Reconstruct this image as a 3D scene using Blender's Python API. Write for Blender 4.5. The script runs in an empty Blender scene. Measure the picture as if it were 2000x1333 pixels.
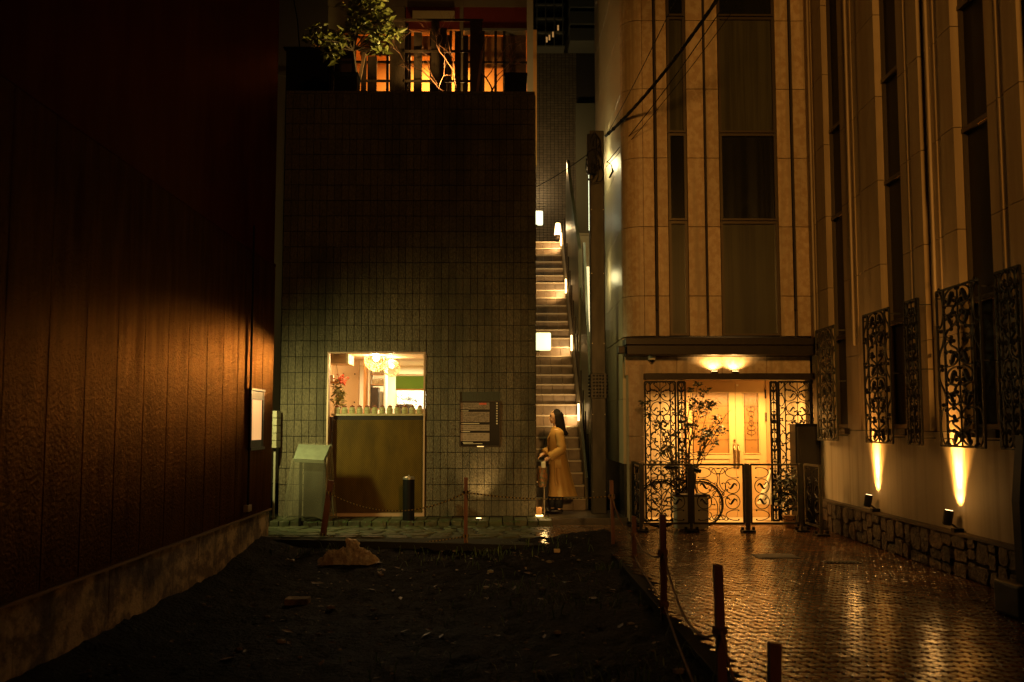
import bpy, bmesh, math, random
from mathutils import Vector, Matrix, noise as nz
random.seed(7)
R = math.radians
sc = bpy.context.scene
COL = sc.collection
# ---------------------------------------------------------------- camera
F = 1944.0; PITCH = math.atan(164/F); YAW = math.atan(20/F)
cd = bpy.data.cameras.new('camera'); cam = bpy.data.objects.new('camera', cd); COL.objects.link(cam)
cd.sensor_width = 36; cd.lens = 36*F/2000; cd.clip_start = .05; cd.clip_end = 300
cam.location = (0, 0, 1.5); cam.rotation_euler = (math.pi/2+PITCH, 0, -YAW)
cd.dof.use_dof = True; cd.dof.focus_distance = 15; cd.dof.aperture_fstop = 2.4
sc.camera = cam
ROT = Matrix.Rotation(-YAW, 3, 'Z') @ Matrix.Rotation(math.pi/2+PITCH, 3, 'X')
def ray(px, py): return ROT @ Vector(((px-1000)/F, (666.5-py)/F, -1))
def at(px, py, Y):
    d = ray(px, py); return Vector((0, 0, 1.5)) + d*(Y/d.y)
def PX(px, Y): return at(px, 830, Y).x
def PZ(py, Y, px=1000): return at(px, py, Y).z
# ---------------------------------------------------------------- world, exposure
w = bpy.data.worlds.new('World'); sc.world = w; w.use_nodes = True
bg = w.node_tree.nodes['Background']; bg.inputs[0].default_value = (.32, .15, .05, 1); bg.inputs[1].default_value = .0022
sc.view_settings.view_transform = 'Standard'; sc.view_settings.look = 'None'; sc.view_settings.exposure = 0
try: sc.cycles.use_denoising = True; sc.cycles.max_bounces = 6; sc.cycles.sample_clamp_indirect = 3
except Exception: pass
WARM = (1, .50, .14); AMB = (1, .58, .22); GRN = (1, .93, .33); WHT = (1, .85, .5)
def lamp(kind, name, loc, power, col, size=.05, target=None, angle=60, blend=.3):
    l = bpy.data.lights.new(name, kind); l.energy = power; l.color = col
    if kind == 'AREA': l.size = size
    else: l.shadow_soft_size = size
    if kind == 'SPOT': l.spot_size = R(angle); l.spot_blend = blend
    o = bpy.data.objects.new(name, l); COL.objects.link(o); o.location = loc
    if target is not None: o.rotation_euler = (Vector(target)-Vector(loc)).to_track_quat('-Z', 'Y').to_euler()
    return o
# sodium street lamp behind the camera, plus added fill spots for brick and stakes
lamp('SPOT', 'street_and_fill_light', (-1.0, -12, 7), 8200, (1, .445, .08), 1.0, (5.4, 14, 5.0), 21, .35)
lamp('SPOT', 'street_and_fill_light', (2.2, -6, 5.5), 4300, (1, .47, .11), .3, (-.5, 16, 1.2), 17, 1)
lamp('SPOT', 'street_and_fill_light', (1.5, -6, 5.5), 650, (1, .46, .13), .3, (-1.6, 16, 4.6), 34, 1)  # added low fill for the upper brick front
lamp('SPOT', 'street_and_fill_light', (3.5, -3, 5), 190, (1, .40, .10), .3, (1.3, 6.5, .2), 46, 1)  # added weak fill on the stakes and the near soil
# white-green lamp of the side street, round the corner of the left house
lamp('SPOT', 'side_street_light', (-3.36, 13.98, 1.95), 175, GRN, .06, (-2.3, 15.8, 1.0), 150, 1)
# ---------------------------------------------------------------- materials
MC = {}
def M(name, c=(.5,.5,.5), r=.5, metal=0, bump=None, var=None, island=0, spec=.5, emit=None, es=0, alpha=None, trans=0, streak=None):
    if name in MC: return MC[name]
    m = bpy.data.materials.new(name); m.use_nodes = True; MC[name] = m
    nt = m.node_tree; b = nt.nodes['Principled BSDF']; L = nt.links.new; N = nt.nodes.new
    b.inputs['Base Color'].default_value = (*c, 1); b.inputs['Roughness'].default_value = r; b.inputs['Metallic'].default_value = metal
    b.inputs['Specular IOR Level'].default_value = spec
    if trans: b.inputs['Transmission Weight'].default_value = trans
    if alpha is not None: b.inputs['Alpha'].default_value = alpha
    if emit: b.inputs['Emission Color'].default_value = (*emit, 1); b.inputs['Emission Strength'].default_value = es
    tc = None
    def coord(scale):
        g = N('ShaderNodeNewGeometry'); mp = N('ShaderNodeMapping'); L(g.outputs['Position'], mp.inputs[0]); mp.inputs['Scale'].default_value = scale if hasattr(scale, '__len__') else (scale,)*3
        return mp.outputs[0]
    col = None
    if var:
        s, amt, c2 = var
        n = N('ShaderNodeTexNoise'); n.inputs['Scale'].default_value = 1; n.inputs['Detail'].default_value = 6; n.inputs['Roughness'].default_value = .65
        L(coord(s), n.inputs['Vector'])
        rp = N('ShaderNodeValToRGB'); rp.color_ramp.elements[0].position = .5-.28/ max(amt,.01)*.5; rp.color_ramp.elements[1].position = min(1,.5+.28/max(amt,.01)*.5)
        rp.color_ramp.elements[0].color = (*c, 1); rp.color_ramp.elements[1].color = (*c2, 1); L(n.outputs[0], rp.inputs[0]); col = rp.outputs[0]
        mr = N('ShaderNodeMapRange'); mr.inputs['To Min'].default_value = r*.75; mr.inputs['To Max'].default_value = min(1, r*1.25); L(n.outputs[0], mr.inputs[0]); L(mr.outputs[0], b.inputs['Roughness'])
    if streak:
        s, c2 = streak
        n = N('ShaderNodeTexNoise'); n.inputs['Scale'].default_value = 1; n.inputs['Detail'].default_value = 4; L(coord(s), n.inputs['Vector'])
        rp = N('ShaderNodeValToRGB'); rp.color_ramp.elements[0].position = .48; rp.color_ramp.elements[1].position = .68; rp.color_ramp.elements[0].color = (0,0,0,1); rp.color_ramp.elements[1].color=(1,1,1,1)
        L(n.outputs[0], rp.inputs[0]); mx = N('ShaderNodeMix'); mx.data_type = 'RGBA'; L(rp.outputs[0], mx.inputs[0])
        if col: L(col, mx.inputs[6])
        else: mx.inputs[6].default_value = (*c, 1)
        mx.inputs[7].default_value = (*c2, 1); col = mx.outputs[2]
    if island:
        g = N('ShaderNodeNewGeometry'); hs = N('ShaderNodeHueSaturation'); mr = N('ShaderNodeMapRange'); mr.inputs['To Min'].default_value = 1-island; mr.inputs['To Max'].default_value = 1+island
        L(g.outputs['Random Per Island'], mr.inputs[0]); L(mr.outputs[0], hs.inputs['Value'])
        if col: L(col, hs.inputs['Color'])
        else: hs.inputs['Color'].default_value = (*c, 1)
        col = hs.outputs[0]
    if col: L(col, b.inputs['Base Color'])
    if bump:
        s, st, dist = bump
        n = N('ShaderNodeTexNoise'); n.inputs['Scale'].default_value = 1; n.inputs['Detail'].default_value = 8; n.inputs['Roughness'].default_value = .6
        L(coord(s), n.inputs['Vector']); bp = N('ShaderNodeBump'); bp.inputs['Strength'].default_value = st; bp.inputs['Distance'].default_value = dist
        L(n.outputs[0], bp.inputs['Height']); L(bp.outputs[0], b.inputs['Normal'])
    return m
def film(name, c, r, a, bump=None):
    m = M(name, c, r, bump=bump); nt = m.node_tree; b = nt.nodes['Principled BSDF']
    t = nt.nodes.new('ShaderNodeBsdfTransparent'); x = nt.nodes.new('ShaderNodeMixShader'); lw = nt.nodes.new('ShaderNodeLayerWeight'); lw.inputs[0].default_value = .35
    mr = nt.nodes.new('ShaderNodeMapRange'); mr.inputs['To Min'].default_value = a; mr.inputs['To Max'].default_value = min(1, a+.5)
    nt.links.new(lw.outputs['Facing'], mr.inputs[0]); nt.links.new(mr.outputs[0], x.inputs[0]); nt.links.new(t.outputs[0], x.inputs[1]); nt.links.new(b.outputs[0], x.inputs[2])
    nt.links.new(x.outputs[0], nt.nodes['Material Output'].inputs[0]); return m
stone = M('limestone', (.42,.28,.15), .5, bump=((30,30,30), .3, .01), var=((11,11,9), 2.2, (.52,.39,.24)), island=.11, streak=((9,9,.35), (.33,.24,.14)))
stone_side = M('polished_limestone', (.44,.37,.22), .42, bump=((14,14,2), .12, .01), var=((5,5,1.2), .9, (.50,.42,.27)), island=.04)
plaster = M('plaster', (.46,.38,.26), .7, bump=((40,40,40), .15, .006), var=((3,3,1), .8, (.54,.45,.32)), streak=((7,7,.25), (.36,.28,.18)))
groove = M('dark_joint', (.03,.022,.015), .8)
bronze = M('bronze_frame', (.016,.011,.007), .42, .25, var=((12,12,12), 1, (.026,.018,.011)), spec=.3)
alu = M('window_metal', (.07,.052,.032), .4, .6)
glass_dk = M('dark_window_glass', (.012,.013,.012), .07, spec=.6, bump=((2,2,1), .05, .02))
glass_mid = M('curtained_glass', (.046,.043,.028), .2, spec=.5, var=((9,9,.25), 1.6, (.072,.067,.042)))
iron = M('wrought_iron', (.005,.005,.004), .45, .1, bump=((60,60,60), .4, .004), var=((20,20,20), 1, (.009,.008,.006)), spec=.25)
iron_old = M('weathered_iron', (.02,.028,.017), .5, .2, bump=((60,60,60), .5, .004), var=((15,15,15), 1.2, (.05,.035,.02)))
tile_m = M('split_face_tile', (.11,.09,.052), .75, bump=((70,70,30), 1.0, .035), var=((45,45,22), 1.4, (.19,.155,.095)), island=.16, streak=((1.3,1.3,.5), (.07,.06,.033)))
mortar = M('dark_mortar', (.02,.017,.012), .9)
tile_sm = M('mosaic_tile', (.10,.085,.055), .4, island=.2)
def gloss_paint(name, c, c2, gl, rough, w_, bump, var_s):
    """painted metal: diffuse paint under a tinted wet gloss"""
    m = M(name, c, .5, bump=bump, var=(var_s, 1.0, c2), island=.12); nt = m.node_tree; b = nt.nodes['Principled BSDF']; b.inputs['Specular IOR Level'].default_value = 0
    g = nt.nodes.new('ShaderNodeBsdfGlossy'); g.inputs['Color'].default_value = (*gl, 1); g.inputs['Roughness'].default_value = rough
    src = b.inputs['Normal'].links[0].from_socket; nt.links.new(src, g.inputs['Normal'])
    nz_ = nt.nodes.new('ShaderNodeTexNoise'); ge = nt.nodes.new('ShaderNodeNewGeometry'); mp = nt.nodes.new('ShaderNodeMapping'); mp.inputs['Scale'].default_value = (7, 7, 1.1); nz_.inputs['Detail'].default_value = 8; nz_.inputs['Scale'].default_value = 1
    nt.links.new(ge.outputs['Position'], mp.inputs[0]); nt.links.new(mp.outputs[0], nz_.inputs['Vector'])
    mr = nt.nodes.new('ShaderNodeMapRange'); mr.inputs['From Min'].default_value = .32; mr.inputs['From Max'].default_value = .68; mr.inputs['To Min'].default_value = w_*.6; mr.inputs['To Max'].default_value = w_*1.35; nt.links.new(nz_.outputs[0], mr.inputs[0])
    x = nt.nodes.new('ShaderNodeMixShader'); nt.links.new(mr.outputs[0], x.inputs[0]); nt.links.new(b.outputs[0], x.inputs[1]); nt.links.new(g.outputs[0], x.inputs[2]); nt.links.new(x.outputs[0], nt.nodes['Material Output'].inputs[0]); return m
siding = gloss_paint('dark_red_siding', (.020,.0045,.002), (.036,.010,.004), (.95,.50,.18), .34, .048, ((30,38,40), 1.0, .022), (8,8,1.3))
siding_up = gloss_paint('brown_siding', (.045,.008,.004), (.07,.020,.007), (.8,.35,.12), .4, .02, ((30,30,20), .4, .01), (1.1,1.1,.35))
conc = M('stained_concrete', (.60,.45,.26), .8, bump=((25,25,25), .8, .02), var=((4,4,6), 2.2, (.20,.14,.085)), streak=((2.6,2.6,1.6), (.045,.03,.02)), island=.05)
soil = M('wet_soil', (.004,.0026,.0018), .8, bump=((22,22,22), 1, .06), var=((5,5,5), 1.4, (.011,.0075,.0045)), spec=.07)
paver = M('wet_paver', (.20,.090,.028), .19, bump=((60,60,60), .35, .002), var=((1.6,1.6,1.6), 1.3, (.11,.052,.018)), island=.3, spec=1.0)
bed = M('paver_joint', (.008,.006,.004), .9, spec=.1)
cobble = M('mossy_stone_paving', (.085,.08,.04), .6, bump=((20,20,20), .8, .012), var=((6,6,6), 1.4, (.05,.06,.02)), island=.35)
rubble = M('rubble_stone', (.11,.07,.04), .65, bump=((24,24,24), 1, .05), var=((9,9,9), 2, (.05,.03,.017)), island=.5)
wood_cr = M('cream_painted_wood', (.62,.42,.20), .42, bump=((6,6,60), .1, .003))
darkm = M('black_metal', (.007,.007,.007), .45, .2, spec=.2)
steel = M('galvanised_steel', (.035,.029,.018), .45, .4, bump=((40,40,8), .3, .003), var=((9,9,2), 1.3, (.022,.018,.011)))
stake_m = M('red_brown_stake', (.17,.06,.026), .6, bump=((40,40,5), .5, .004), var=((20,20,3), 1.2, (.10,.035,.02)))
rope_m = M('yellow_black_rope', (.28,.20,.06), .8)
rope_b = M('brown_cord', (.22,.12,.05), .8)
rubber = M('black_rubber', (.006,.006,.006), .55, spec=.15)
leafm = M('evergreen_leaf', (.11,.12,.025), .38, var=((40,40,40), 1.2, (.17,.17,.04)), island=.3)
leafd = M('dark_leaf', (.03,.04,.014), .4, island=.35)
bark = M('bark', (.07,.045,.025), .8, bump=((50,50,12), .8, .006))
# striped rope
def stripe(m, c2, sc_):
    nt = m.node_tree; g = nt.nodes.new('ShaderNodeTexWave'); g.inputs['Scale'].default_value = sc_; t = nt.nodes.new('ShaderNodeTexCoord'); rp = nt.nodes.new('ShaderNodeValToRGB')
    rp.color_ramp.elements[0].position=.45; rp.color_ramp.elements[1].position=.55; rp.color_ramp.elements[0].color=nt.nodes['Principled BSDF'].inputs[0].default_value; rp.color_ramp.elements[1].color=(*c2,1)
    nt.links.new(t.outputs['Object'], g.inputs['Vector']); nt.links.new(g.outputs[0], rp.inputs[0]); nt.links.new(rp.outputs[0], nt.nodes['Principled BSDF'].inputs[0])
stripe(rope_m, (.02,.015,.01), 7)
# ---------------------------------------------------------------- mesh builder
ORG = {}
class MB:
    def __init__(s): s.v = []; s.f = []
    def add(s, vs, fs):
        n = len(s.v); s.v += [tuple(v) for v in vs]; s.f += [tuple(i+n for i in f) for f in fs]; return s
    def box(s, x0, x1, y0, y1, z0, z1, bev=0):
        if x0 > x1: x0, x1 = x1, x0
        if y0 > y1: y0, y1 = y1, y0
        if z0 > z1: z0, z1 = z1, z0
        if not bev:
            return s.add([(x0,y0,z0),(x1,y0,z0),(x1,y1,z0),(x0,y1,z0),(x0,y0,z1),(x1,y0,z1),(x1,y1,z1),(x0,y1,z1)],
                         [(0,3,2,1),(4,5,6,7),(0,1,5,4),(1,2,6,5),(2,3,7,6),(3,0,4,7)])
        bm = bmesh.new(); bmesh.ops.create_cube(bm, size=1)
        for v in bm.verts: v.co = Vector(((x0+x1)/2+v.co.x*(x1-x0), (y0+y1)/2+v.co.y*(y1-y0), (z0+z1)/2+v.co.z*(z1-z0)))
        bmesh.ops.bevel(bm, geom=list(bm.edges), offset=bev, segments=2, affect='EDGES', profile=.6)
        bm.verts.index_update(); s.add([v.co[:] for v in bm.verts], [[v.index for v in f.verts] for f in bm.faces]); bm.free(); return s
    def prism(s, poly, z0, z1, axis='z'):
        n = len(poly)
        def mp(a, b, c): return (a, b, c) if axis == 'z' else ((a, c, b) if axis == 'y' else (c, a, b))
        vs = [mp(a, b, z0) for a, b in poly]+[mp(a, b, z1) for a, b in poly]
        return s.add(vs, [tuple(range(n))[::-1], tuple(range(n, 2*n))]+[(i, (i+1)%n, n+(i+1)%n, n+i) for i in range(n)])
    def tube(s, pts, r, n=6, cap=True, closed=False):
        pts = [Vector(p) for p in pts]; m = len(pts); rr = r if hasattr(r, '__len__') else [r]*m
        up = None; rings = []
        for i, p in enumerate(pts):
            if closed: t = pts[(i+1)%m]-pts[i-1]
            else: t = pts[min(i+1, m-1)]-pts[max(i-1, 0)]
            if t.length < 1e-9: t = Vector((0,0,1))
            t.normalize()
            if up is None: up = t.orthogonal().normalized()
            up = (up-t*up.dot(t)); up = up.normalized() if up.length > 1e-6 else t.orthogonal().normalized()
            b = t.cross(up); rings.append([p+(up*math.cos(a)+b*math.sin(a))*rr[i] for a in [2*math.pi*k/n for k in range(n)]])
        vs = [v for g in rings for v in g]; fs = []
        for i in range(m if closed else m-1):
            j = (i+1)%m
            for k in range(n): fs.append((i*n+k, i*n+(k+1)%n, j*n+(k+1)%n, j*n+k))
        if cap and not closed: fs += [tuple(range(n))[::-1], tuple((m-1)*n+k for k in range(n))]
        return s.add(vs, fs)
    def lathe(s, prof, c, n=20):
        vs = []; fs = []; m = len(prof)
        for r, z in prof:
            for k in range(n): a = 2*math.pi*k/n; vs.append((c[0]+r*math.cos(a), c[1]+r*math.sin(a), c[2]+z))
        for i in range(m-1):
            for k in range(n): fs.append((i*n+k, i*n+(k+1)%n, (i+1)*n+(k+1)%n, (i+1)*n+k))
        fs += [tuple(range(n))[::-1], tuple((m-1)*n+k for k in range(n))]
        return s.add(vs, fs)
    def ball(s, c, r, n=10, sq=(1,1,1)):
        prof = [(r*math.sin(math.pi*i/n), -r*math.cos(math.pi*i/n)) for i in range(n+1)]; prof[0] = (r*.02, -r); prof[-1] = (r*.02, r)
        k = len(s.v); s.lathe(prof, (0,0,0), 2*n); 
        for i in range(k, len(s.v)): v = s.v[i]; s.v[i] = (c[0]+v[0]*sq[0], c[1]+v[1]*sq[1], c[2]+v[2]*sq[2])
        return s
    def build(s, name, mat, parent=None, loc=None, smooth=False):
        me = bpy.data.meshes.new(name); o = bpy.data.objects.new(name, me); COL.objects.link(o)
        if parent is not None: og = ORG[parent.name]; o.parent = parent
        else: og = Vector(loc) if loc is not None else Vector((0,0,0)); o.location = og
        ORG[o.name] = og
        me.from_pydata([(v[0]-og[0], v[1]-og[1], v[2]-og[2]) for v in s.v], [], s.f); me.materials.append(mat); me.update()
        if smooth: me.shade_smooth(); 
        return o
def tag(o, label=None, cat=None, group=None, kind=None):
    if label: o['label'] = label
    if cat: o['category'] = cat
    if group: o['group'] = group
    if kind: o['kind'] = kind
    return o
def empty(name, loc, label, cat, group=None):
    o = bpy.data.objects.new(name, None); COL.objects.link(o); o.location = loc; o.empty_display_size = .1
    ORG[o.name] = Vector(loc); return tag(o, label, cat, group)
def copy_tree(o, parent=None):
    c = o.copy(); COL.objects.link(c); c.parent = parent; ORG[c.name] = ORG[o.name]
    for ch in [x for x in bpy.data.objects if x.parent == o]: copy_tree(ch, c)
    return c
def rect_cut(cells, holes):
    """clip rectangles (a0,a1,b0,b1) against holes"""
    out = []
    for c in cells:
        st = [c]
        for h in holes:
            nx = []
            for a0, a1, b0, b1 in st:
                if a1 <= h[0] or a0 >= h[1] or b1 <= h[2] or b0 >= h[3]: nx.append((a0,a1,b0,b1)); continue
                if a0 < h[0]: nx.append((a0, h[0], b0, b1))
                if a1 > h[1]: nx.append((h[1], a1, b0, b1))
                m0, m1 = max(a0, h[0]), min(a1, h[1])
                if b0 < h[2]: nx.append((m0, m1, b0, h[2]))
                if b1 > h[3]: nx.append((m0, m1, h[3], b1))
            st = nx
        out += st
    return [c for c in out if c[1]-c[0] > .012 and c[3]-c[2] > .012]
# ---- scrolls
def curl(kind, n=40, turns=1.15):
    """unit C or S scroll: list of (u,v) inside 0..1"""
    pts = [(0., 0.)]; th = 0.
    for i in range(n):
        t = i/(n-1)*2-1; k = (.12+abs(t)**3*1.0) * (1 if kind == 'C' else (1 if t < 0 else -1))
        th += k*2*math.pi*turns/n*2.6; x, y = pts[-1]; pts.append((x+math.cos(th)*(1-.72*abs(t)**2), y+math.sin(th)*(1-.72*abs(t)**2)))
    # orient long axis vertical
    ax = math.atan2(pts[-1][1]-pts[0][1], pts[-1][0]-pts[0][0]); c, s_ = math.cos(math.pi/2-ax), math.sin(math.pi/2-ax)
    pts = [(x*c-y*s_, x*s_+y*c) for x, y in pts]
    x0 = min(p[0] for p in pts); x1 = max(p[0] for p in pts); y0 = min(p[1] for p in pts); y1 = max(p[1] for p in pts)
    return [((x-x0)/(x1-x0), (y-y0)/(y1-y0)) for x, y in pts]
CC = curl('C'); SS = curl('S')
def put(mb, cv, u0, u1, v0, v1, f3, r, flip=False, vflip=False, rot=False):
    P = []
    for a, b in cv:
        if rot: a, b = b, a
        if flip: a = 1-a
        if vflip: b = 1-b
        P.append(f3(u0+(u1-u0)*a, v0+(v1-v0)*b))
    n = len(P); mb.tube(P, [r*(.75+.25*math.sin(math.pi*i/(n-1))) for i in range(n)], 5)
    for e in (P[0], P[-1]): mb.ball(e, r*1.9, 4)
def leafblob(mb, u, v, s, f3, d=1):
    ts = [i/7 for i in range(8)]
    P = [f3(u+d*s*(t-.5), v+s*.28*math.sin(t*6.28)) for t in ts]; mb.tube(P, [max(.002, s*.13*math.sin(math.pi*min(1, t*.9+.08))) for t in ts], 6)
def grille(mb, W, H, f3, r=.006, cols=2, rowh=.36, seed=0, frame=.014):
    rd = random.Random(seed)
    for (a, b) in (((0,0),(W,0)), ((0,H),(W,H)), ((0,0),(0,H)), ((W,0),(W,H))): mb.tube([f3(*a), f3(*b)], frame, 4)
    side = .0 if W < .3 else W*.17
    if side:
        for u in (side, W-side): mb.tube([f3(u, 0), f3(u, H)], r*1.3, 4)
        n = max(2, int(H/(side*1.9)))
        for i in range(n):
            v0 = H*i/n; v1 = H*(i+1)/n
            for s0, fl in ((0, i%2 == 0), (W-side, i%2 == 1)):
                put(mb, SS if i%3 else CC, s0+.012, s0+side-.012, v0+.01, v1-.01, f3, r, flip=fl)
                if i%2: leafblob(mb, s0+side/2, v1, side*.6, f3)
    iw = W-2*side; n = max(2, round(H/rowh)); cx = W/2
    mb.tube([f3(cx, 0), f3(cx, H)], r*.9, 4)
    for i in range(n):
        v0 = H*i/n; v1 = H*(i+1)/n; hh = v1-v0; m = i%3; half = iw/2
        for sgn in (-1, 1):
            def U(a): return cx+sgn*a
            def P2(cv, a0, a1, b0, b1, **k):
                x0, x1 = U(a0), U(a1); put(mb, cv, x0, x1, b0, b1, f3, r, **k)
            if m == 0:
                P2(CC, half*.96, half*.08, v0+hh*.02, v0+hh*.60); P2(SS, half*.1, half*.62, v0+hh*.5, v0+hh*.98, flip=True); P2(CC, half*.55, half*.98, v0+hh*.55, v0+hh*.97); leafblob(mb, U(half*.45), v0+hh*.3, half*.55, f3, sgn)
            elif m == 1:
                P2(SS, half*.04, half*.95, v0+hh*.02, v0+hh*.98, flip=bool(i%2)); P2(CC, half*.5, half*.95, v0+hh*.1, v0+hh*.45); P2(CC, half*.08, half*.45, v0+hh*.55, v0+hh*.95, flip=True); leafblob(mb, U(half*.6), v0+hh*.78, half*.5, f3, -sgn)
            else:
                P2(CC, half*.04, half*.9, v0+hh*.3, v0+hh*.98); P2(CC, half*.3, half*.96, v0+hh*.0, v0+hh*.35, flip=True); P2(SS, half*.05, half*.4, v0+hh*.02, v0+hh*.5); leafblob(mb, U(half*.5), v0+hh*.6, half*.6, f3, sgn)
        leafblob(mb, cx, v0+hh*.5, half*.3, f3)
    return mb
# ================================================================ GROUND
g = MB(); nx, ny = 70, 110
X0, X1, Y0, Y1 = -3.35, 1.42, 1.0, 13.4
rd = random.Random(3)
def lot_h(x, y):
    from mathutils import noise as nz
    h = .035*nz.noise((x*1.3, y*1.3, 0))+.018*nz.noise((x*5, y*5, 2))+.02*nz.noise((x*13, y*13, 5))-.27+.17*min(1,max(0,(y-11.3)/1.8))+.19*min(1,max(0,(x+.4)/1.6))
    h += .12*max(0, 1-(x+3.15)/.9)**2+.03*max(0, nz.noise((x*3.1,y*3.1,7)))+.025*nz.noise((x*7,y*7,17))       # soil banked up against the left house
    return h
vs = []; fs = []
for j in range(ny+1):
    for i in range(nx+1):
        x = X0+(X1-X0)*i/nx; y = Y0+(Y1-Y0)*j/ny
        vs.append((x, y, lot_h(x, y)))
for j in range(ny):
    for i in range(nx): a = j*(nx+1)+i; fs.append((a, a+1, a+nx+2, a+nx+1))
g.add(vs, fs)
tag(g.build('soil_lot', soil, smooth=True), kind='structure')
tag(MB().box(-60, 60, -40, 120, -1.4, -.75).build('ground', bed), kind='structure')
# paved lane: individual interlocking pavers in one sheet
def lot_edge(y): # right-hand edge of the dirt lot
    return 1.34+.05*math.sin(y*2.1)+.03*math.sin(y*5.3)
def far_edge(x): return 13.35-.17*(x+3.15)+.03*math.sin(x*3)
pv = MB(); pl, pw = .092, .130
rd = random.Random(11)
yy = 3.2; row = 0
while yy < 15.16:
    xx = -.4+(row%2)*pl/2+.004*math.sin(row*1.7)
    sag = lambda x, y: .003*nz.noise((x*1.1, y*1.1, 3))
    while xx < 4.9:
        if (xx > lot_edge(yy) and xx < 4.75) or (yy > 12.75 and xx > .45 and xx < 4.75):
            gx_ = .0065+rd.uniform(0,.003); gy_ = .0055+rd.uniform(0,.002); z = rd.uniform(-.0018, .0018)+sag(xx, yy); tx = rd.gauss(0,.012); ty = rd.gauss(0,.010); s_ = .015; c = .010
            a0, a1, b0, b1 = xx+gx_, xx+pl-gx_, yy+gy_, yy+pw-gy_
            h_ = b1-b0; ring = [(a0+s_+c*.5, b0), (a1+s_-c, b0), (a1+s_, b0+c), (a1+s_, b0+.36*h_), (a1-s_, b0+.64*h_), (a1-s_, b1-c*.5), (a1-s_-c*.5, b1), (a0-s_+c, b1), (a0-s_, b1-c), (a0-s_, b0+.64*h_), (a0+s_, b0+.36*h_), (a0+s_, b0+c*.5)]
            cx = xx+pl/2; cy = yy+pw/2; n = len(ring)
            outer = [(x, y, -.014) for x, y in ring]
            mid = [(cx+(x-cx)*.985, cy+(y-cy)*.98, -.002+z) for x, y in ring]
            inn = [(cx+(x-cx)*.92, cy+(y-cy)*.93, z+(x-cx)*tx+(y-cy)*ty) for x, y in ring]
            pv.add(outer+mid+inn, [tuple(range(2*n, 3*n))]+[(i, (i+1)%n, n+(i+1)%n, n+i) for i in range(n)]+[(n+i, n+(i+1)%n, 2*n+(i+1)%n, 2*n+i) for i in range(n)])
        xx += pl
    yy += pw; row += 1
tag(pv.build('brick_paved_lane', paver), kind='structure')
b = MB(); b.prism([(1.30,1),(4.9,1),(4.9,15.2),(.4,15.2),(.4,12.7),(1.30,12.7)], -.75, -.010)
tag(b.build('lane_bedding', bed), kind='structure')
# mossy stone strip in front of the brick house
cb = MB(); y = 13.5; rd = random.Random(5)
while y < 15.3:
    x = -6.0; d = rd.uniform(.16, .24)
    while x < .45:
        wd = rd.uniform(.18, .42)
        if y > far_edge(x)-.05:
            q = []; k = 9; cx = x+wd/2; cy = y+d/2
            for i in range(k): a = 2*math.pi*i/k; q.append((cx+(wd*.56)*math.cos(a)*(1+rd.uniform(-.1,.05))*.93, cy+(d*.6)*math.sin(a)*(1+rd.uniform(-.12,.05))*.9))
            z = rd.uniform(-.006, .008)
            cb.add([(p[0], p[1], -.03) for p in q]+[(cx+(p[0]-cx)*.86, cy+(p[1]-cy)*.8, z) for p in q], [tuple(range(k, 2*k))]+[(i, (i+1)%k, k+(i+1)%k, k+i) for i in range(k)])
        x += wd
    y += d
tag(cb.build('mossy_stone_path', cobble), kind='structure')
tag(MB().prism([(-9,13.45),(-3.0,13.45),(.44,12.75),(.44,18),(-9,18)], -.75, -.016).build('path_bedding', M('mossy_joint', (.012,.013,.005), .9, bump=((20,20,20), .8, .01))), kind='structure')
kb = MB(); x = -4.4; rd = random.Random(8)
while x < .72:
    wd = rd.uniform(.16, .24); kb.box(x, x+wd-.012, 15.02+rd.uniform(-.012,.012), 15.5, -.02, .075+rd.uniform(-.008,.006), .012); kb.box(x, x+wd-.012, 15.515, 15.79, -.02, .072+rd.uniform(-.008,.006), .012); x += wd
tag(kb.build('kerb', cobble), kind='structure')
tag(MB().box(.74, 2.1, 15.35, 16.75, -.1, .085, .01).box(.55, .73, 15.82, 16.75, -.1, .082).build('stair_landing', M('wet_landing', (.07,.05,.03), .4, bump=((20,20,20), .5, .01))), kind='structure')
tag(MB().box(2.16, 4.76, 15.215, 16.1, -.1, .03).build('doorstep', M('pale_step', (.55,.45,.30), .4, bump=((30,30,30), .2, .003))), kind='structure')
# ================================================================ LEFT HOUSE
lh = empty('red_sided_house', (-3.15, 12, 0), 'dark red metal-sided house running along the left edge, small lit window near its corner', 'house')
s = MB(); y = 13.75
while y > .5:
    s.box(-3.19, -3.15, y-.62+.009, y, .37, 3.69, .004)
    y -= .62
s.build('siding', siding, lh)
s = MB(); s.box(-9, -3.19, .3, 13.71, -.7, 9); s.build('wall_core', groove, lh)
s = MB(); s.box(-3.19, -3.17, .4, 13.75, 3.73, 9.0); s.build('upper_wall', siding_up, lh)
s = MB(); s.box(-3.19, -3.146, .4, 13.755, 3.692, 3.728); s.build('ledge_flashing', siding_up, lh)
s = MB(); s.box(-3.19, -3.135, .4, 13.755, .345, .368); s.build('base_flashing', M('base_flashing_metal', (.22,.14,.08), .5, .5), lh)
s = MB(); s.box(-9.0, -3.2, 13.712, 13.75, -.7, 9.0); s.build('end_wall', siding_up, lh)
s = MB(); rd = random.Random(2); y = 13.74
while y > .5:
    for k in range(4): s.box(-3.24, -3.168+rd.uniform(-.003,.003), y-.79+.003, y, -.66+.25*k+.002, min(.343, -.66+.25*(k+1)), .003)
    y -= .79
s.build('foundation', conc, lh)
wY0, wY1, wz0, wz1 = 12.46, 13.13, 1.22, 1.93
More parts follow.
